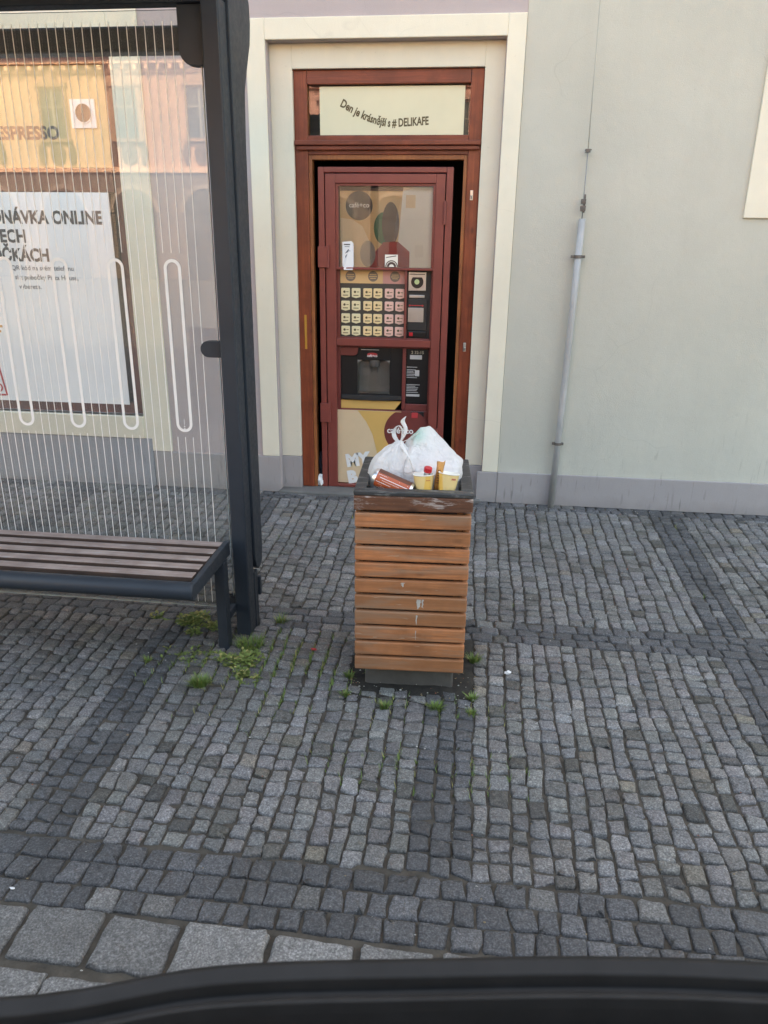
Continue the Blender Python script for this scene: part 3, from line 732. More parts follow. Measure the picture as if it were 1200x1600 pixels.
m = MB(); m.box(-.766, -.545, .160, .1635, .683, .90); m.build('flap', M['vglass'], nb)
m = MB(); m.prism([(-.875, .672), (-.46, .672), (-.46, .648), (-.56, .640), (-.655, .637), (-.76, .640), (-.875, .648)], 'y', .135, .163); m.build('cup_shelf', M['blackm'], nb, .003)
m = MB(); m.box(-.74, -.62, .1615, .1625, .975, .978); m.build('white_print', M['white'], nb)
m = MB(); m.prism(circ(-.665, .945, .035, 20, rz=.012), 'y', .1610, .1620); m.build('red_print', M['red_ink'], nb)
lettering([('café+co', -.665, .930, .016, .0006, 'CENTER', 0)], M['white'], nb, .1604)
m = MB(); m.prism([(-.878, .634), (-.462, .634), (-.505, .578), (-.878, .578)], 'y', .153, .168); m.build('yellow_strip', M['tan_deep'], vm)
# information column
ip = vbox('information_panel', M['black'], (-.433, -.285, .160, .168, .622, .992), bevel=.003)
lettering([('2 32-15', -.36, .958, .020, .0006, 'CENTER', 0)], simple('dim_display_digits', (.42, .38, .30), .5, .05), ip, .1592, 'display_digits')
m = MB(); m.box(-.410, -.330, .1588, .1596, .922, .950); m.box(-.430, -.340, .1588, .1596, .672, .688)
z = .905
for i, (w_, z) in enumerate(((.07, .87), (.06, .852), (.045, .842), (.05, .832), (.06, .822), (.05, .812), (.07, .80), (.09, .752), (.06, .742), (.08, .732), (.075, .722), (.07, .712), (.08, .70))): m.box(-.430, -.430 + w_, .1588, .1596, z - .0022, z + .0016)
m.box(-.375, -.345, .1588, .1596, .81, .85)
m.build('white_print', simple('grey_white_print', (.45, .45, .45), .5, .1), ip)
# lower graphic
lg = vbox('lower_panel', simple('beige_panel', (.68, .51, .33), .4, .04), (-.905, -.46, .138, .1455, .045, .567))
art('tan_field', M['tan'] if False else M['tan_deep'], [(-.76, .566), (-.461, .566), (-.461, .05), (-.635, .05), (-.62, .16), (-.625, .28), (-.655, .40), (-.70, .49)], .1368, lg)
art('cocoa_disc', M['bordeaux2'], [p for p in circ(-.42, .43, .155, 60) if p[1] < .566] , .1358, lg, .0012)
lettering([('café+co', -.555, .418, .042, .0014, 'LEFT', 0)], M['white'], lg, .1350)
lettering([('MY', -.835, .165, .085, .008, 'LEFT', .17), ('B', -.825, .045, .085, .008, 'LEFT', .17)], M['white'], lg, .1362, 'white_lettering')
rt = vbox('coin_return', M['black'], (-.395, -.305, .136, .1455, .518, .572), bevel=.003)
m = MB(); m.box(-.388, -.345, .133, .1355, .528, .566); m.build('return_flap', M['red_ink'], rt, .002)
m = MB(); m.prism(rounded(-.405, -.318, .492, .512, .008), 'y', .139, .1455); m.build('return_lip', M['bordeaux2'], rt)
m = MB(); m.box(-.30, -.296, .1405, .1458, .30, .478); m.box(-.36, -.30, .1405, .1458, .474, .478); m.build('label_outline', M['tan'], lg)

cg = thing('security_cage', 'red brown steel cage with hinged barred door round the coffee machine', 'cage', (-.585, .12, .018))
m = MB(); m.box(-1.008, -.970, .105, .16, .018, 2.09); m.box(-.208, -.166, .105, .16, .018, 2.09); m.box(-.970, -.208, .105, .16, 2.058, 2.09); m.box(-1.008, -.985, .16, .75, .018, .06); m.box(-1.008, -.985, .16, .75, 2.05, 2.09)
m.build('frame', M['bordeaux'], cg, .004)
m = MB(); a, b = .108, .138
m.box(-.964, -.900, a, b, .02, 2.052); m.box(-.272, -.214, a, b, .02, 2.052); m.box(-.900, -.272, a, b, 1.998, 2.052); m.box(-.900, -.272, a, b, .02, .040); 
m.box(-.900, -.272, a + .006, b, 1.487, 1.502); m.box(-.900, -.272, a + .004, b, 1.005, 1.052); m.box(-.452, -.440, a + .008, b, 1.052, 1.487)
d = m.build('cage_door', M['bordeaux'], cg, .003)
m = MB(); m.box(-.900, -.882, a + .01, b, 1.502, 1.998); m.box(-.288, -.272, a + .01, b, 1.502, 1.998); m.box(-.882, -.288, a + .01, b, 1.983, 1.998); m.build('glazing_bead', M['bordeaux'], d, .002)
m = MB(); m.box(-.882, -.288, .1275, .1300, 1.502, 1.983); m.box(-.900, -.272, .1275, .13, 1.052, 1.487) if False else None; m.build('cage_pane', M['vglass'], d)
for z0, z1 in ((1.498, 1.626), (.486, .618)):
    m = MB(); m.box(-1.012, -.950, .088, .1045, z0, z1); m.tube([(-.947, .094, z0 - .004), (-.947, .094, z1 + .010)], .008, 10); m.build('lock_hasp', M['bordeaux'], cg, .004)
for z in (1.83, .4):
    m = MB(); m.tube([(-.210, .100, z - .07), (-.210, .100, z + .07)], .009, 12); m.box(-.224, -.196, .102, .1075, z - .06, z + .06); m.build('hinge', M['bordeaux'], cg, .002)

# crumpled tissues at the foot of the door
def crumple(name, label, cat, loc, r, mat, seed, sq=(1, 1, .9), parent=None, col=None):
    bm = bmesh.new(); bmesh.ops.create_icosphere(bm, subdivisions=3, radius=1)
    for v in bm.verts:
        n = v.co.normalized(); o = Vector((seed, seed * 2.3, 0))
        f = 1 + .55 * mnoise.noise(n * 1.7 + o) + .35 * abs(mnoise.noise(n * 4 + o)) - .2
        v.co = Vector((n.x * sq[0], n.y * sq[1], n.z * sq[2])) * r * f
    zmin = min(v.co.z for v in bm.verts)
    for v in bm.verts: v.co.z -= zmin
    me = bpy.data.meshes.new(name); bm.to_mesh(me); bm.free(); me.materials.append(mat)
    o = bpy.data.objects.new(name, me); COL.objects.link(o); o.location = loc
    return tag(o, label, cat)
crumple('paper_tissue', 'crumpled white tissue stuffed at the left foot of the doorway', 'tissue', (-1.024, .115, .018), .034, M['paper'], 3.1, (.7, .8, 1.4))
crumple('dark_rag', 'dark blue grey rag wedged above the white tissue', 'rag', (-1.022, .19, .018), .045, simple('dark_blue_cloth', (.05, .06, .085), .9, .2), 5.7, (.6, .8, 2.4))

# ------------------------------------------------------------------ bus shelter
sh = thing('bus_shelter', 'anthracite steel bus shelter with striped glass back wall', 'bus shelter', (-.93, -1.99, 0))
m = MB(); m.box(-.966, -.902, -2.035, -1.95, -.02, 2.40); m.build('post', M['anth'], sh, .006)
m = MB(); ZT = 2.52
prof = [(-2.035, 2.402)] + [(-2.035 - .16 * (1 - math.cos(R(a))), 2.402 + .12 * math.sin(R(a))) for a in range(15, 91, 15)] + [(-3.1, 2.565), (-3.1, 2.64), (-1.95, 2.60), (-1.95, 2.402)]
m.prism(prof, 'x', -.964, -.904); m.build('roof_arm', M['anth'], sh, .004)
# cantilever fin behind the post
fin = [(-1.948, 2.66), (-1.948, .335), (-1.93, .285), (-1.90, .262), (-1.87, .262), (-1.845, .285), (-1.835, .33), (-1.825, 1.0), (-1.815, 1.6), (-1.805, 2.0), (-1.79, 2.16), (-1.75, 2.24), (-1.70, 2.33), (-1.685, 2.40), (-1.69, 2.46), (-1.73, 2.54), (-1.80, 2.61), (-1.88, 2.655)]
m = MB(); m.prism(fin, 'x', -.915, -.893); m.build('bracket_fin', M['anth'], sh, .003)
m = MB(); m.box(-.955, -.900, -1.948, -1.90, -.02, .26); m.box(-.95, -.89, -1.90, -1.875, .13, .22); m.build('foot_bracket', M['anth'], sh, .004)
m = MB(); m.box(-5.2, -.916, -1.80, -1.72, 2.292, 2.376); m.build('rear_gutter', M['anth2'], sh, .01)
m = MB(); m.box(-5.2, -.968, -2.02, -1.955, 2.385, 2.49); m.build('header_beam', M['anth'], sh, .005)
m = MB(); m.box(-5.2, -.84, -3.20, -1.9, 2.642, 2.70); m.box(-5.2, -.84, -3.24, -3.20, 2.50, 2.71); m.build('roof', M['anth2'], sh, .006)
m = MB(); m.box(-5.2, -.966, -3.198, -1.96, 2.57, 2.60); m.build('roof_lining', M['anth2'], sh)
GY = -1.985
GX1, GX0 = -.985, -3.45
m = MB(); m.box(GX0, GX1, GY - .004, GY + .004, .105, 2.372)
gl = m.build('glass_panel', M['glass'], sh)
m = MB(); m.box(-5.15, GX0 - .04, GY - .004, GY + .004, .105, 2.372); m.build('glass_panel', M['glass'], sh)
m = MB(); m.box(GX1 - .0025, GX1 - .0005, GY - .0046, GY + .0046, .105, 2.372); m.box(GX0, GX1, GY - .0046, GY + .0046, .103, .1055); m.build('glass_edge', simple('pale_glass_edge', (.45, .52, .50), .3, .05), gl)
m = MB(); p = .0326; caps = [-1.150 - .228 * i for i in range(11)]
yy = GY - .0055
CT, CB = 1.562, .893
for i in range(78):
    x = -1.052 - p * i
    if x < GX0 + .02: break
    near = min(abs(x - c) for c in caps)
    segs = [(.125, 2.338 if abs(x + 1.052) > .001 else 2.22)]
    if near < .034: segs = [(.125, CB - .022), (CT + .022, 2.338)]
    for a, b in segs: m.box(x - .0013, x + .0013, yy, yy + .0008, a, b)
m.build('printed_stripes', M['frit'], gl)
for c in caps:
    if c < GX0 + .05: break
    def stad(r): return [(c + r * math.cos(R(a)), CT - .033 + r * math.sin(R(a))) for a in range(0, 181, 15)] + [(c + r * math.cos(R(a)), CB + .033 + r * math.sin(R(a))) for a in range(180, 361, 15)]
    m = MB(); m.ringprism(stad(.034), stad(.0225), 'y', yy, yy + .0009); 
    if c == caps[0]:
        for z in (.906, .915): m.prism(circ(c, z, .0028, 10), 'y', yy, yy + .0008)
        m.box(c - .0008, c + .0008, yy, yy + .0008, .922, .945)
    m.build('printed_loop', M['frit'], gl)
def clampmesh(poly): 
    m = MB(); m.prism(poly, 'y', GY - .018, GY - .006); m.prism(poly, 'y', GY + .006, GY + .018); return m
tab = [(-.964, 1.262)] + [(-1.025 + .0315 * math.cos(R(a)), 1.2305 + .0315 * math.sin(R(a))) for a in range(90, 271, 15)] + [(-.964, 1.199)]
clampmesh(tab).build('glass_clamp', M['anth'], sh, .002)
tabt = [(-.964, 2.384), (-1.060, 2.384), (-1.060, 2.27)] + [(-1.010 + .050 * math.cos(R(a)), 2.25 + .050 * math.sin(R(a))) for a in range(180, 271, 15)] + [(-.964, 2.20)]
clampmesh(tabt).build('glass_clamp', M['anth'], sh, .002)
tabb = [(-.964, .165)] + [(-1.012 + .0315 * math.cos(R(a)), .1335 + .0315 * math.sin(R(a))) for a in range(90, 271, 15)] + [(-.964, .102)]
clampmesh(tabb).build('glass_clamp', M['anth'], sh, .002)
m = MB(); m.box(-5.25, -5.17, -2.035, -1.95, -.02, 2.40); m.build('post', M['anth'], sh, .006)
m = MB(); m.box(-3.51, -3.46, -2.02, -1.97, -.02, 2.385); m.build('post', M['anth'], sh, .006)

# bench
bn = thing('bench', 'weathered slatted wooden bench on a dark steel frame before the glass', 'bench', (-2.2, -2.28, 0))
bx0 = -3.25
m = MB()
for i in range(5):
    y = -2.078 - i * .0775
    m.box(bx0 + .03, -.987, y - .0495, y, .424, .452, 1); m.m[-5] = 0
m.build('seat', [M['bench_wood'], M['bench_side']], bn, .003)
m = MB()
prof = [(-2.468 + .038 * math.cos(R(a)), .422 + .034 * math.sin(R(a))) for a in range(60, 361, 20)]
m.tube([(bx0, -2.487, .420), (-.968, -2.487, .420), (-.9585, -2.487, .420)], [.034, .034, .030], 20); fr_ = m.build('front_rail', M['anth'], bn)
fr_.data.polygons.foreach_set('use_smooth', [len(p.vertices) == 4 for p in fr_.data.polygons])
m = MB(); m.prism([(-2.07, .456), (-2.495, .444), (-2.495, .40), (-2.46, .392), (-2.07, .395)], 'x', -.985, -.962); m.build('end_plate', M['anth'], bn, .003)
m = MB(); m.prism([(-2.07, .456), (-2.495, .444), (-2.495, .40), (-2.46, .392), (-2.07, .395)], 'x', bx0, bx0 + .025); m.build('end_plate', M['anth'], bn, .003)
m = MB(); m.box(bx0, -.985, -2.12, -2.085, .39, .425); m.box(bx0, -.985, -2.36, -2.325, .39, .425); m.build('seat_beam', M['anth'], bn, .003)
for x in (-1.004, bx0 + .002):
    m = MB(); m.box(x, x + .044, -2.165, -2.115, -.02, .394); lg_ = m.build('leg', M['anth'], bn, .004)
m = MB(); m.box(-.985, -.96, -2.114, -2.038, .115, .15); m.build('wall_tie', M['anth'], bn, .002)

# ------------------------------------------------------------------ litter bin
bn_ = thing('litter_bin', 'square litter bin clad in orange brown timber slats, heaped with rubbish', 'litter bin', (-.187, -2.195, 0), R(3))
W2, D2 = .2040, .225
z0 = .112; ph = .0635
for i in range(10):
    za = z0 + i * ph; zb = za + .0545
    for b_ in ((-W2, W2, -D2, -D2 + .022), (-W2, W2, D2 - .022, D2)):
        m = MB(); m.box(*b_, za, zb); m.build('slat', M['slat'], bn_, .006, world=False, seg=3)
    for b_ in ((-W2 + .001, -W2 + .023, -D2 + .0225, D2 - .0225), (W2 - .023, W2 - .001, -D2 + .0225, D2 - .0225)):
        m = MB(); m.box(*b_, za, zb); m.build('side_slat', M['slat_side'], bn_, .006, world=False, seg=3)
for b_ in ((-W2 - .003, W2 + .003, -D2 - .003, -D2 + .02), (-W2 - .003, W2 + .003, D2 - .02, D2 + .003), (-W2 - .003, -W2 + .02, -D2 + .0205, D2 - .0205), (W2 - .02, W2 + .003, -D2 + .0205, D2 - .0205)):
    m = MB(); m.box(*b_, .748, .802); m.build('top_rail', M['rail_top'], bn_, .006, world=False, seg=3)
c = .038
m = MB(); m.box(-W2 - .004, W2 + .004, -D2 - .004, -D2 + c, .8025, .820); m.box(-W2 - .004, W2 + .004, D2 - c, D2 + .004, .8025, .820)
m.box(-W2 - .004, -W2 + c, -D2 + c + .001, D2 - c - .001, .8025, .8195); m.box(W2 - c, W2 + .004, -D2 + c + .001, D2 - c - .001, .8025, .8195)
m.build('collar', M['collar'], bn_, .005, world=False, seg=3)
m = MB(); i_ = .026
m.box(-W2 + i_, -W2 + i_ + .004, -D2 + i_, D2 - i_, .16, .803); m.box(W2 - i_ - .004, W2 - i_, -D2 + i_, D2 - i_, .16, .803); m.box(-W2 + i_ + .004, W2 - i_ - .004, -D2 + i_, -D2 + i_ + .004, .16, .803); m.box(-W2 + i_ + .004, W2 - i_ - .004, D2 - i_ - .004, D2 - i_, .16, .803); m.box(-W2 + i_, W2 - i_, -D2 + i_, D2 - i_, .15, .16)
m.build('liner', M['liner'], bn_, world=False)
for sx in (-1, 1):
    for sy in (-1, 1):
        m = MB(); m.box(min(sx * (W2 - .026), sx * (W2 - .05)), max(sx * (W2 - .026), sx * (W2 - .05)), min(sy * (D2 - .026), sy * (D2 - .05)), max(sy * (D2 - .026), sy * (D2 - .05)), .14, .80)
        m.build('corner_post', M['slat_side'], bn_, world=False)
M['lime_streak'] = simple('dried_white_drip', (.50, .44, .38), .8, .2, 60)
def streak(x, za, zb, w_, seed):
    m = MB(); g = random.Random(seed)
    n = 7; L_ = []; R_ = []
    for i in range(n + 1):
        z = zb + (za - zb) * i / n; ww = w_ * (1 - .7 * i / n) * g.uniform(.6, 1.3); o = g.gauss(0, w_ * .3)
        L_.append((x + o - ww, -D2 - .0006, z)); R_.append((x + o + ww, -D2 - .0006, z))
    vs = L_ + R_
    m.add(vs, [(i, i + 1, n + 2 + i, n + 1 + i) for i in range(n)])
    return m.build('dried_drip', M['lime_streak'], bn_, world=False)
for i, (x, w_) in enumerate(((.030, .009), (.024, .0030), (.022, .0016))):
    zt = z0 + (4 - i) * ph
    streak(x, zt - .0 + .008, zt + .046, w_, 40 + i)
streak(.045, z0 + 4 * ph + .012, z0 + 4 * ph + .047, .004, 51); streak(-.03, z0 + 5 * ph + .03, z0 + 5 * ph + .047, .006, 52)
m = MB(); m.box(-.172, .172, -.135, .135, -.03, .17); m.build('foot', M['bin_base'], bn_, .008, world=False)

# rubbish in the bin
bag = MB()
def lobe(cx, cy, prof, seed, squash=1.0, n=64):
    rings = []
    for (z, r, dx, dy, fold) in prof:
        ring = []
        for k in range(n):
            a = 2 * PI * k / n
            f = 1 + fold * (.6 * math.sin(7 * a + seed + z * 20) + .4 * math.sin(13 * a + seed * 2)) + .06 * mnoise.noise(Vector((math.cos(a) * 2 + seed, math.sin(a) * 2, z * 14)))
            ring.append((cx + dx + r * f * math.cos(a), cy + dy + r * f * squash * math.sin(a), z))
        rings.append(ring)
    bag.loft(rings, cap0=True, cap1=True, col=(.93, .905, .885))
lobe(-.270, -2.20, [(.62, .07, 0, 0, .02), (.72, .092, 0, 0, .03), (.78, .098, 0, 0, .03), (.82, .094, -.002, 0, .03), (.85, .088, 0, 0, .05), (.875, .076, .003, 0, .08), (.895, .060, .008, .0, .12), (.912, .043, .013, .0, .16), (.928, .026, .018, 0, .2), (.938, .015, .02, 0, .2), (.946, .013, .022, 0, .1)], 1.3, .85)
# right lobe: film stretched over a tilted box
def hullpt(seed, P, n):
    bm = bmesh.new()
    for p in P: bm.verts.new(p)
    r_ = bmesh.ops.convex_hull(bm, input=bm.verts[:])
    bmesh.ops.delete(bm, geom=[g for g in r_['geom_interior'] if isinstance(g, bmesh.types.BMVert)], context='VERTS')
    bmesh.ops.triangulate(bm, faces=bm.faces[:])
    for _ in range(n): bmesh.ops.subdivide_edges(bm, edges=bm.edges[:], cuts=1, use_grid_fill=True)
    bmesh.ops.smooth_vert(bm, verts=bm.verts[:], factor=.25, use_axis_x=True, use_axis_y=True, use_axis_z=True)
    bm.verts.ensure_lookup_table(); bm.normal_update()
    vs = []
    for v in bm.verts:
        c_ = v.co; d = .009 * mnoise.noise(c_ * 17 + Vector((seed, 0, 0))) + .006 * abs(mnoise.noise(Vector((c_.x * 60 + c_.z * 30, c_.y * 30, seed))))
        vs.append(c_ + v.normal * d)
    fs = [tuple(l.vert.index for l in f.loops) for f in bm.faces]; bm.verts.index_update(); bm.free()
    return vs, fs
P = [(-.176, -2.15, .992), (-.145, -2.10, .985), (-.225, -2.16, .93), (-.016, -2.20, .868), (-.020, -2.10, .862), (-.018, -2.21, .80), (-.22, -2.27, .86), (-.10, -2.30, .84), (-.05, -2.28, .83), (-.23, -2.05, .90), (-.05, -2.04, .86), (-.24, -2.26, .74), (-.03, -2.26, .72), (-.24, -2.05, .72), (-.03, -2.05, .72)]
vs, fs = hullpt(4.2, P, 4)
b0 = len(bag.v); bag.add(vs, fs, 0, (.93, .90, .88))
for i in range(b0, len(bag.v)):
    p_ = Vector(bag.v[i]); g_ = math.exp(-((p_.x + .185) / .03) ** 2 - ((p_.z - .965) / .025) ** 2); k_ = math.exp(-((p_.x + .10) / .05) ** 2 - ((p_.z - .86) / .04) ** 2) * .5
    c0 = (.93, .90, .88); c1 = (.55, .82, .70); c2 = (.92, .78, .79)
    bag.c[i] = tuple(a * (1 - g_ - k_) + b * g_ + d_ * k_ for a, b, d_ in zip(c0, c1, c2)) if g_ + k_ < 1 else c1
# knot and tied handle loops
def ribbon(pts, w0, seed):
    rings = []
    for i, p in enumerate(pts):
        p = Vector(p); t_ = i / (len(pts) - 1); ww = w0 * (.45 + .55 * math.sin(PI * min(1, t_ * 1.15)) + .15 * math.sin(9 * t_ + seed))
        tw = seed + t_ * 1.6
        d = Vector((math.cos(tw), math.sin(tw) * .6, .15 * math.sin(5 * t_))) * ww; nn = Vector((-d.y, d.x, 0)).normalized() * .0022
        rings.append([p - d + nn, p + d * .1 + nn * 2.4, p + d + nn, p + d - nn, p - d * .1 + nn, p - d - nn])
    bag.loft(rings, col=(.93, .91, .89))
ribbon([(-.248, -2.20, .935), (-.262, -2.20, .95), (-.272, -2.195, .968), (-.268, -2.19, .99), (-.250, -2.19, 1.003), (-.238, -2.195, .99), (-.236, -2.2, .965), (-.243, -2.2, .940)], .012, .4)
ribbon([(-.248, -2.20, .935), (-.236, -2.205, .955), (-.226, -2.21, .975), (-.224, -2.205, .995), (-.234, -2.2, 1.008), (-.240, -2.195, 1.018), (-.232, -2.195, 1.03), (-.226, -2.195, 1.036)], .010, 2.0)
ribbon([(-.250, -2.20, .936), (-.285, -2.20, .930), (-.31, -2.20, .905), (-.325, -2.205, .88)], .014, 1.2)
ribbon([(-.246, -2.21, .936), (-.215, -2.25, .915), (-.195, -2.272, .885), (-.185, -2.285, .85)], .018, .9)
ribbon([(-.248, -2.20, .936), (-.20, -2.18, .952), (-.175, -2.165, .975)], .012, .3)
bo = bag.build('carrier_bag', M['bag'], attr=True, smooth=True)
sub = bo.modifiers.new('sub', 'SUBSURF'); sub.levels = 0; sub.render_levels = 1
tag(bo, 'knotted white plastic carrier bag bulging out of the litter bin', 'plastic bag')

def cup_part(m, r0, r1, h, n=40, mi=0):
    def ring(r, z): return [(r * math.cos(2 * PI * k / n), r * math.sin(2 * PI * k / n), z) for k in range(n)]
    m.loft([ring(r0, 0), ring(r1, h)], mi, True, False)
def paper_cup(name, label, loc, rot, stripe_ang):
    t = thing(name, label, 'paper cup', loc); t.rotation_euler = rot
    r0, r1, h, n = .026, .0365, .085, 48
    ring = lambda r, z, n=n: [(r * math.cos(2 * PI * k / n), r * math.sin(2 * PI * k / n), z) for k in range(n)]
    m = MB(); m.loft([ring(r0, 0), ring(r0 + (r1 - r0) * .5, h * .5), ring(r1, h)], 0, True, False); wl = m.build('cup_wall', M['cup'], t, smooth=True, world=False)
    m = MB(); m.loft([ring(r1 - .0012, h), ring(r0, .01)], 0, False, True); m.build('inside', M['cup_in'], t, smooth=True, world=False)
    m = MB(); m.tube([((r1 + .0006) * math.cos(2 * PI * k / 40), (r1 + .0006) * math.sin(2 * PI * k / 40), h) for k in range(41)], .0018, 6); m.build('rolled_rim', M['cup_in'], t, smooth=True, world=False)
    m = MB(); rr = []
    for z in (.0, h * .5, h * .97):
        r = r0 + (r1 - r0) * z / h + .0006
        rr.append([(r * math.cos(stripe_ang + a), r * math.sin(stripe_ang + a), z) for a in [(.75 - .45 * z / h) * (k / 6 - .5) * 1.6 for k in range(7)]])
    for i in range(2):
        for k in range(6): m.add([rr[i][k], rr[i][k + 1], rr[i + 1][k + 1], rr[i + 1][k]], [(0, 1, 2, 3)])
    m.build('stripe', M['cup_deep'], t, smooth=True, world=False)
    m = MB()
    for (a0, a1, z) in ((-1.25, -.75, .066), (-1.15, -.85, .018)):
        for k in range(5):
            aa = [a0 + (a1 - a0) * (k + q) / 5 for q in (.05, .8)]; r = r0 + (r1 - r0) * z / h + .0009
            m.add([(r * math.cos(x), r * math.sin(x), zz) for x, zz in ((aa[0], z), (aa[1], z), (aa[1], z + .006), (aa[0], z + .006))], [(0, 1, 2, 3)])
    m.build('print', M['red_ink'], t, world=False)
    return t
paper_cup('paper_cup', 'pale yellow paper cup with a bottle neck poking out', (-.143, -2.345, .776), (R(-7), R(-3), 0), R(-60))
paper_cup('paper_cup', 'pale yellow paper cup holding a sugar stick, at the bin corner', (-.066, -2.345, .784), (R(-9), R(6), 0), R(-145))
bt = thing('plastic_bottle', 'clear bottle neck with red cap standing behind the left cup', 'bottle', (-.150, -2.322, .752)); bt.rotation_euler = (R(6), R(8), 0)
ring = lambda r, z, n=24: [(r * math.cos(2 * PI * k / n), r * math.sin(2 * PI * k / n), z) for k in range(n)]
m = MB(); m.loft([ring(.026, 0), ring(.026, .05), ring(.020, .08), ring(.013, .10), ring(.0115, .112), ring(.0115, .128)]); m.build('bottle_body', M['clearfilm'], bt, smooth=True, world=False)
m = MB(); m.loft([ring(.0145, .120), ring(.0145, .136), ring(.0125, .138)]); m.build('cap', M['red_cap'], bt, .001, world=False)
sg = thing('sugar_stick', 'orange brown sugar stick standing in the right cup', 'sachet', (-.100, -2.318, .795)); sg.rotation_euler = (R(-4), R(7), R(8))
rings = []
for z, w_, t_ in ((0, .0125, .003), (.02, .0125, .006), (.06, .0125, .006), (.092, .013, .005), (.100, .0145, .0012), (.108, .0150, .0010)):
    rings.append([(-w_, 0, z), (-w_ * .5, -t_, z + (.001 if z > .1 else 0)), (w_ * .5, -t_, z), (w_, 0, z + (.007 if z > .1 else 0)), (w_ * .5, t_, z), (-w_ * .5, t_, z)])
m = MB(); m.loft(rings); m.build('sachet', M['wrapper'], sg, smooth=True, world=False)
m = MB()
for i in range(6): m.box(-.008 + .001 * (i % 2), .007 - .002 * (i % 3), -.0072, -.0064, .03 + i * .009, .034 + i * .009)
m.build('print', M['wrapper_print'], sg, world=False)
cn = thing('drink_can', 'rust orange tin can with white lines lying on the rubbish', 'can', (-.324, -2.33, .846)); cn.rotation_euler = (0, R(90 + 19), R(-10))
m = MB(); m.loft([ring(.026, 0, 36), ring(.0285, .001, 36), ring(.029, .003, 36), ring(.0322, .011, 36), ring(.0325, .013, 36), ring(.0325, .140, 36), ring(.030, .148, 36), ring(.0285, .150, 36), ring(.026, .146, 36)]); m.build('can_body', M['alu'], cn, .0, smooth=True, world=False)
m = MB(); m.loft([ring(.0328, .014, 36), ring(.0328, .139, 36)], cap0=False, cap1=False); m.build('can_print', M['can'], cn, smooth=True, world=False)
m = MB()
rb2 = lambda r, a0, a1, z0_, z1_, n=8: [[(r * math.cos(a0 + (a1 - a0) * k / n), r * math.sin(a0 + (a1 - a0) * k / n), z) for k in range(n + 1)] for z in (z0_, z1_)]
def patch(m, r, a0, a1, z0_, z1_):
    A, B = rb2(r, a0, a1, z0_, z1_)
    for k in range(8): m.add([A[k], A[k + 1], B[k + 1], B[k]], [(0, 1, 2, 3)])
for zz, ww in ((.040, .0014), (.046, .0026), (.053, .0012), (.098, .0012), (.130, .0016)): patch(m, .0331, 0, 2 * PI - .01, zz, zz + ww)
for i in range(24):
    a_ = i * 2 * PI / 24; patch(m, .0331, a_, a_ + (.03 if i % 2 else .06), .018 + .01 * (i % 3), .135 - .03 * (i % 4))
m.build('white_print', M['white'], cn, world=False)
m = MB(); patch(m, .0333, R(165), R(215), .014, .139); m.build('dark_print', M['can_dark'], cn, world=False)
crumple('plastic_wrapper', 'crumpled clear plastic wrapper under the rust orange can', 'wrapper', (-.265, -2.335, .735), .055, M['clearfilm'], 2.2, (1.35, .5, .8))
crumple('newspaper', 'dark crumpled waste paper filling the bin below the bag', 'waste paper', (-.176, -2.19, .50), .16, simple('grey_waste_paper', (.16, .15, .15), .8, .4, 20), 8.4, (.95, 1.0, .85))

# ------------------------------------------------------------------ weeds and loose litter
def weed(name, label, loc, r, h, n, kind, group=None):
    m = MB(); g = random.Random(int((loc[0] * 1000 - loc[1] * 777)) & 9999)
    subs = [(0, 0, .55)] + [(g.gauss(0, .62) * r, g.gauss(0, .45) * r, g.uniform(.18, .45)) for _ in range(7)]
    for i in range(n):
        a = g.uniform(0, 2 * PI); d = r * math.sqrt(g.random()); bx_, by_ = math.cos(a) * d, math.sin(a) * d * .75
        if kind == 'leaf':
            cx_, cy_, f_ = g.choice(subs); bx_, by_ = cx_ + bx_ * f_, cy_ + by_ * f_; d = min(r, math.hypot(bx_, by_))
        if kind == 'blade':
            L = h * g.uniform(.55, 1.1); lean = g.uniform(.15, .8) * (.4 + d / r); az = a + g.gauss(0, .6); w_ = g.uniform(.0017, .0032)
            sx, sy = -math.sin(az) * w_, math.cos(az) * w_; P_ = []
            for t_ in (0, .35, .7, 1):
                hx = math.cos(az) * lean * L * t_ ** 1.6; hy = math.sin(az) * lean * L * t_ ** 1.6; zz = L * (t_ - .35 * lean * t_ * t_); ww = 1 - t_ * .92
                P_ += [(bx_ * .55 + hx - sx * ww, by_ * .55 + hy - sy * ww, zz - .008), (bx_ * .55 + hx + sx * ww, by_ * .55 + hy + sy * ww, zz - .008)]
            m.add(P_, [(0, 1, 3, 2), (2, 3, 5, 4), (4, 5, 7, 6)], 0 if g.random() > .12 else 1)
        else:
            zz = h * g.uniform(.05, 1) * max(.15, 1 - (d / r) ** 2 * .8); L = g.choice((.008, .011, .014, .019)) * g.uniform(.8, 1.2); w_ = L * g.uniform(.3, .45); az = a + g.gauss(0, .9); up = g.uniform(-.2, .7)
            dx, dy = math.cos(az), math.sin(az); ux, uy = -dy * w_, dx * w_
            p0 = Vector((bx_, by_, zz - .006)); tip = p0 + Vector((dx * L, dy * L, up * L)); mid = p0.lerp(tip, .5) + Vector((0, 0, L * .12))
            m.add([p0, mid + Vector((ux, uy, 0)), tip, mid - Vector((ux, uy, 0))], [(0, 1, 2), (0, 2, 3)], 0 if g.random() > .2 else 1)
            if i % 3 == 0: m.tube([(bx_ * .35, by_ * .35, -.008), tuple(p0)], .0008, 4, 0, False)
    m.v = [(x + loc[0], y + loc[1], z + (0.0)) for x, y, z in m.v]
    o = bpy.data.objects.new(name, None)
    ob = m.build(name, [M['leaf'] if kind == 'leaf' else M['grassb'], M['drygrass']], fix=False)
    bpy.data.objects.remove(o)
    return tag(ob, label, 'weed', group)
WG = 'weeds growing between the setts'
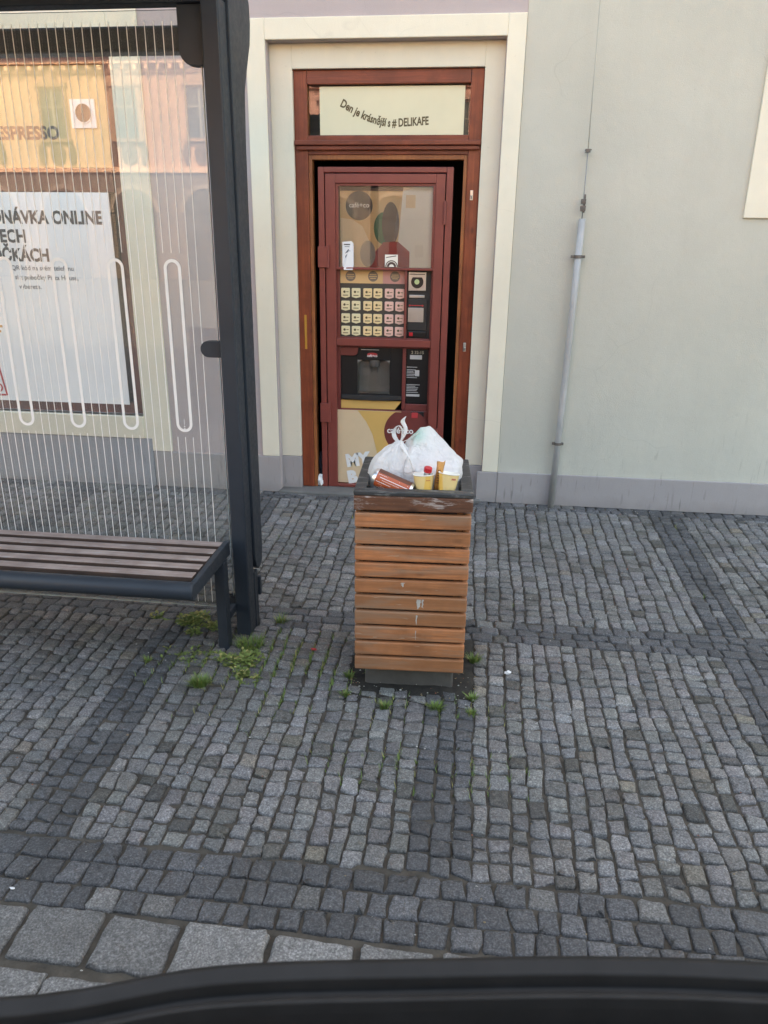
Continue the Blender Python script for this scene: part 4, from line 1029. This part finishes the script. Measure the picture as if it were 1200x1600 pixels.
weed('leafy_weed', 'low leafy green weed under the right end of the bench', (-1.185, -1.985), .105, .055, 950, 'leaf', WG)
weed('leafy_weed', 'sparse yellow green creeping weed before the bench leg', (-1.10, -2.24), .09, .018, 150, 'leaf', WG)
weed('leafy_weed', 'spreading green weed at the front of the shelter post foot', (-.885, -2.285), .115, .042, 850, 'leaf', WG)
weed('grass_tuft', 'dense round grass tuft standing alone before the bench leg', (-.982, -2.455), .042, .055, 330, 'blade', WG)
weed('grass_tuft', 'ragged grass around the foot of the shelter post', (-.875, -2.13), .10, .05, 260, 'blade', WG)
weed('grass_tuft', 'thin grass tuft behind the shelter post foot', (-.80, -1.90), .04, .05, 70, 'blade', WG)
weed('grass_tuft', 'pale grass rosette in front of the bin, left one', (-.257, -2.50), .026, .035, 110, 'blade', WG)
weed('grass_tuft', 'bright grass rosette in front of the bin, at its right corner', (-.067, -2.485), .032, .04, 150, 'blade', WG)
weed('grass_tuft', 'small grass tuft right of the bin front, farther one', (.068, -2.40), .022, .035, 80, 'blade', WG)
weed('grass_tuft', 'small grass tuft right of the bin front, nearer one', (.065, -2.495), .022, .03, 70, 'blade', WG)
weed('grass_tuft', 'grass tuft against the right side of the bin', (.075, -2.12), .035, .045, 120, 'blade', WG)
weed('grass_tuft', 'yellowish tuft left of the bin, nearer one', (-.415, -2.44), .024, .03, 80, 'blade', WG)
weed('grass_tuft', 'yellowish tuft left of the bin, farther one', (-.42, -2.31), .026, .035, 90, 'blade', WG)
weed('grass_tuft', 'thin pale grass wisp left of the grass under the bench', (-1.26, -2.30), .03, .03, 40, 'blade', WG)
# grass and moss along the joints between post and bin: one uncountable mass
m = MB(); g = random.Random(5)
for (x, y) in JPOS:
    pr = 0
    if -.85 < x < -.36 and -2.75 < y < -1.8: pr = .9 * math.exp(-((x + .66) / .19) ** 2 - ((y + 2.22) / .28) ** 2)
    pr += .5 * math.exp(-((x + .93) / .2) ** 2 - ((y + 2.3) / .2) ** 2)
    if -.5 < x < .25 and -2.95 < y < -2.4: pr += .12
    if x > -1.2 and g.random() < .006: pr += .3
    pr *= max(0, min(1.4, .55 + 2.0 * mnoise.noise(Vector((x * 5.5, y * 5.5, 3)))))
    for _ in range(20):
        if g.random() < pr:
            L = g.uniform(.008, .03); a = g.uniform(0, 6.28); ax, ay = x + g.gauss(0, .003), y + g.uniform(-.035, .035); lx, ly = math.cos(a) * L * .5, math.sin(a) * L * .5; w_ = .0019
            px, py = -math.sin(a) * w_, math.cos(a) * w_
            m.add([(ax - px, ay - py, -.008), (ax + px, ay + py, -.008), (ax + lx, ay + ly, L - .006)], [(0, 1, 2)], 0 if g.random() > .25 else 1)
tag(m.build('joint_grass', [M['grassb'], M['drygrass']], fix=False), 'short grass and moss growing along the sett joints beside the post and bin', 'grass', kind='stuff')
# grit
m = MB(); g = random.Random(9)
cols_ = [simple('pale_chip', (.42, .40, .36), .8, .2), simple('tan_chip', (.26, .19, .11), .8, .2), simple('brick_chip', (.30, .10, .06), .8, .2)]
for i in range(900):
    x, y = g.uniform(-1.9, 2.0), -3.7 * g.random() ** .9
    if g.random() < .35: y = -g.random() * .25; x = g.uniform(-1.3, 2)
    r = g.uniform(.0014, .0042) * (1.4 if g.random() < .08 else 1); a = g.uniform(0, 3.1); e = g.uniform(.4, 1)
    if i % 6 == 0: x, y = g.uniform(-.46, .09), g.uniform(-2.46, -2.2)
    pts = [(x + r * math.cos(a + q) * (1 if k % 2 else g.uniform(.7, 1.2)), y + r * e * math.sin(a + q), .001) for k, q in enumerate((0, 1.2, 2.5, 3.6, 5))]
    m.add(pts + [(x, y, .001 + r * .7)], [(k, (k + 1) % 5, 5) for k in range(5)], g.choice((0, 0, 0, 1, 1, 1, 2)))
tag(m.build('grit', cols_, fix=False), 'scattered chips, butts and grit lying on the setts', 'grit', kind='stuff')
crumple('paper_scrap', 'small crumpled white paper scrap lying right of the bin', 'paper scrap', (.209, -2.206, .002), .012, M['paper'], 1.2, (1.2, .8, .6))
crumple('paper_scrap', 'tiny red paper scrap between the post and the bin', 'paper scrap', (-.601, -2.132, .002), .010, M['red_ink'], 6.2, (1.3, .7, .5))
crumple('paper_scrap', 'small white scrap on the setts at the left kerb slabs', 'paper scrap', (-1.13, -3.455, .003), .006, M['paper'], 4.4, (1.3, .6, .4))
# bare earth round the bin foot
m = MB(); n = 40; g = random.Random(3)
def eh(x, y): return -.009 + .006 + .004 * mnoise.noise(Vector((x * 30, y * 30, 1)))
nx, ny = 26, 26; vs = []
for j in range(ny + 1):
    for i in range(nx + 1):
        x, y = -.455 + .54 * i / nx, -2.47 + .56 * j / ny
        e_ = min(i, nx - i, j, ny - j); vs.append((x, y, -.0125 if e_ == 0 else eh(x, y) + .003 * mnoise.noise(Vector((x * 90, y * 90, 4)))))
m.add(vs, [(j * (nx + 1) + i, j * (nx + 1) + i + 1, (j + 1) * (nx + 1) + i + 1, (j + 1) * (nx + 1) + i) for j in range(ny) for i in range(nx)])
tag(m.build('earth', M['earth'], smooth=True, fix=False), kind='structure')

# ------------------------------------------------------------------ the car the photo is taken from: the door sill in the foreground
car = thing('parked_car', 'dark car whose window sill crosses the bottom foreground', 'car', (0, -4.42, -.03))
path = [(-2.1, -4.56), (-1.3, -4.53), (-.7, -4.505), (-.35, -4.462), (-.18, -4.412), (0, -4.382), (.14, -4.362), (.28, -4.35), (.6, -4.335), (1.2, -4.33), (1.9, -4.35)]
# smooth the path
def cr(P, k=6):
    out = []
    for i in range(len(P) - 1):
        p0, p1, p2, p3 = P[max(i - 1, 0)], P[i], P[i + 1], P[min(i + 2, len(P) - 1)]
        for q in range(k):
            t_ = q / k; out.append(tuple(.5 * ((2 * b) + (-a + c_) * t_ + (2 * a - 5 * b + 4 * c_ - d_) * t_ ** 2 + (-a + 3 * b - 3 * c_ + d_) * t_ ** 3) for a, b, c_, d_ in zip(p0, p1, p2, p3)))
    return out + [P[-1]]
PT = cr(path)
def sweep(prof, name, mat, parent, bevel=0, smooth=False):
    m = MB(); m.loft([[(x, y - n_, z) for n_, z in prof] for x, y in PT]); return m.build(name, mat, parent, bevel, smooth)
doorp = sweep([(-.012, .985), (-.035, .80), (-.045, .55), (-.02, .33), (.02, .33), (.02, .985)], 'door', M['carpaint'], car, .004)
sweep([(0, .990), (-.010, 1.000), (-.010, 1.012), (-.002, 1.048), (.004, 1.051), (.014, 1.046), (.016, 1.034), (.021, 1.033), (.024, 1.040), (.029, 1.040), (.031, 1.030), (.034, 1.008), (.034, .990)], 'window_seal', M['rubber'], doorp, .0015)
sweep([(.036, .99), (.036, 1.006), (.050, 1.018), (.060, 1.022), (.11, 1.018), (.14, .99), (.16, .90), (.15, .45), (.03, .45)], 'inner_trim', M['trim'], doorp, .004)
m = MB()
def arch(cx): return [(cx + .36 * math.cos(R(a)), .33 + .36 * math.sin(R(a))) for a in range(180, -1, -20)]
low = [(-2.15, .28)] + arch(-1.55) + arch(1.45) + [(2.1, .28), (2.15, .7), (2.1, .98), (-2.1, .98), (-2.2, .7)]
m.prism(low, 'y', -6.1, -4.62); m.build('body', M['carpaint'], car, .02)
for x in (-1.55, 1.45):
    for y in (-4.56, -6.0):
        m = MB(); m.tube([(x, y - .1, .30), (x, y + .1, .30)], .33, 32); wh = m.build('wheel', M['tyre'], car, .03)
        m = MB(); m.tube([(x, y + .1, .30), (x, y + .108, .30)], .2, 24); m.build('rim', M['steel'], wh)

# white van behind, mirrored in the cabinet glass
van = thing('white_van', 'white panel van parked across the lane, mirrored in the cabinet glass', 'van', (.8, -7.6, -.03))
m = MB(); side = [(-1.28, .3), (-1.30, 1.1), (-1.22, 2.1), (-1.12, 2.42), (-.95, 2.5), (3.0, 2.5), (3.4, 2.3), (3.9, 1.5), (4.6, 1.2), (4.75, .9), (4.75, .3)]
m.prism(side, 'y', -8.5, -6.62); m.build('body', M['vanwhite'], van, .03)
m = MB(); m.box(-.60, -.592, -6.622, -6.6185, .45, 2.3); m.box(.62, .628, -6.622, -6.6185, .45, 2.3); m.box(-.59, .62, -6.622, -6.6185, 2.29, 2.298); m.box(-1.2, 3, -6.622, -6.6185, 2.05, 2.056); m.build('door_gap', M['black'], van)
m = MB(); m.prism(rounded(-.93, -.80, 1.52, 1.70, .03), 'y', -6.635, -6.619); hdl = m.build('door_handle', M['blackm'], van, .004)
m = MB(); m.box(-1.32, -1.20, -6.75, -6.60, 1.3, 1.75); m.build('tail_lamp', M['tail'], van, .02)
m = MB(); m.prism([(2.0, 1.45), (3.35, 1.45), (3.0, 2.2), (2.0, 2.2)], 'y', -6.635, -6.619); m.build('cab_window', M['carglass'], van)
for x in (-.4, 3.6):
    for y in (-6.75, -8.35):
        m = MB(); m.tube([(x, y - .12, .32), (x, y + .12, .32)], .34, 32); wh = m.build('wheel', M['tyre'], van, .03)
        m = MB(); m.tube([(x, y + .12, .32), (x, y + .128, .32)], .2, 24); m.build('rim', M['steel'], wh)

# ------------------------------------------------------------------ houses across the square, seen mirrored in the glass
def town_house(label, x0, x1, col, step, off, grid=False, hh=11.0):
    t = thing('town_house', label, 'house', ((x0 + x1) / 2, -40.5, -.03), group='houses across the square')
    Y = -40
    wallm = plaster('town_render', col)
    trim = simple('town_trim', mul(col, 1.25), .8, .05)
    ground_m = plaster('dusky_ground_storey', (.17, .135, .125)); arch_m = simple('dusky_moulding', (.28, .22, .2), .8, .1)
    m = MB(); m.box(x0, x1, -49, Y, 0, hh - .7); m.build('wall', wallm, t)
    m = MB(); m.box(x0, x1, Y, Y + .5, hh - .7, hh - .45); m.box(x0, x1, Y, Y + .7, hh - .45, hh); m.box(x0, x1, Y, Y + .12, hh - 1.05, hh - .9)
    x = x0 + .3
    while x < x1 - .3: m.box(x, x + .18, Y, Y + .45, hh - .95, hh - .7); x += .62
    m.build('cornice', trim, t)
    m = MB(); m.box(x0, x1, Y, Y + .18, 5.35, 5.6); m.build('string_course', trim, t)
    m = MB(); m.box(x0, x1, Y, Y + .035, 0, 5.35); m.build('ground_storey', ground_m, t)
    m = MB(); m.prism([(-49.5, hh), (Y + .8, hh), (-44.8, hh + 5)], 'x', x0, x1); m.build('roof', M['rooftile'], t)
    x = x0 + off
    while x < x1 - .9:
        m = MB(); m.box(x - .8, x - .62, Y, Y + .14, 6.95, 9.35); m.box(x + .62, x + .8, Y, Y + .14, 6.95, 9.35); m.box(x - .9, x + .9, Y, Y + .22, 9.35, 9.55); m.box(x - .62, x + .62, Y, Y + .10, 9.25, 9.35); m.box(x - .9, x + .9, Y, Y + .25, 6.8, 6.95)
        m.prism([(x - .5, 9.55), (x + .5, 9.55), (x + .25, 9.85), (x, 10.0), (x - .25, 9.85)], 'y', Y, Y + .2)
        wn = m.build('window', simple('stone_surround', mul(col, .62), .8, .1), t)
        m = MB(); m.box(x - .62, x + .62, Y, Y + .03, 6.95, 9.25); p_ = m.build('pane', M['housewin'], wn)
        m = MB(); m.box(x - .05, x + .05, Y + .03, Y + .07, 6.95, 9.25); m.box(x - .62, x + .62, Y + .03, Y + .06, 8.4, 8.48); m.build('sash', simple('grey_sash', (.3, .28, .27), .6, .05), wn)
        m = MB(); m.ringprism(circ(x, 6.22, .42, 20, rz=.48), circ(x, 6.22, .2, 20, rz=.24), 'y', Y, Y + .12); m.prism(circ(x, 6.22, .12, 12), 'y', Y, Y + .15)
        for s_ in (-1, 1):
            m.prism([(x + s_ * .72, 5.7), (x + s_ * .95, 5.85), (x + s_ * 1.0, 6.3), (x + s_ * .92, 6.65), (x + s_ * .72, 6.75), (x + s_ * .66, 6.2)][::s_], 'y', Y, Y + .2)
        m.build('relief', simple('relief_stone', mul(col, .28), .8, .2), t)
        m = MB(); m.prism([(x - 1.15, 0), (x + 1.15, 0), (x + 1.15, 3.4)] + [(x + 1.15 * math.cos(R(a)), 3.4 + 1.15 * math.sin(R(a))) for a in range(15, 180, 15)] + [(x - 1.15, 3.4)], 'y', Y, Y + .055)
        ar = m.build('arcade_arch', M['housewin'], t)
        m = MB(); m.ringprism([(x + 1.4 * math.cos(R(a)), 3.4 + 1.4 * math.sin(R(a))) for a in range(0, 181, 15)], [(x + 1.18 * math.cos(R(a)), 3.4 + 1.18 * math.sin(R(a))) for a in range(0, 181, 15)], 'y', Y, Y + .12); m.build('arch_moulding', arch_m, ar)
        x += step
    return t
town_house('peach arcaded town house with reliefs, mirrored in the shelter glass', -27.2, -10.2, (.58, .35, .25), 3.95, 1.0)
town_house('cream arcaded town house left of the peach house across the square', -42, -27.25, (.68, .58, .40), 3.6, 2.0)
town_house('rose pink arcaded town house straight across the square', -10.15, 1.6, (.66, .36, .32), 3.4, 1.9)
town_house('ochre yellow arcaded town house right of the rose one across the square', 1.65, 14.4, (.68, .46, .20), 3.5, 1.9, hh=11.8)
town_house('pale green arcaded town house farthest right across the square', 14.45, 30, (.46, .55, .42), 3.7, 2.0)
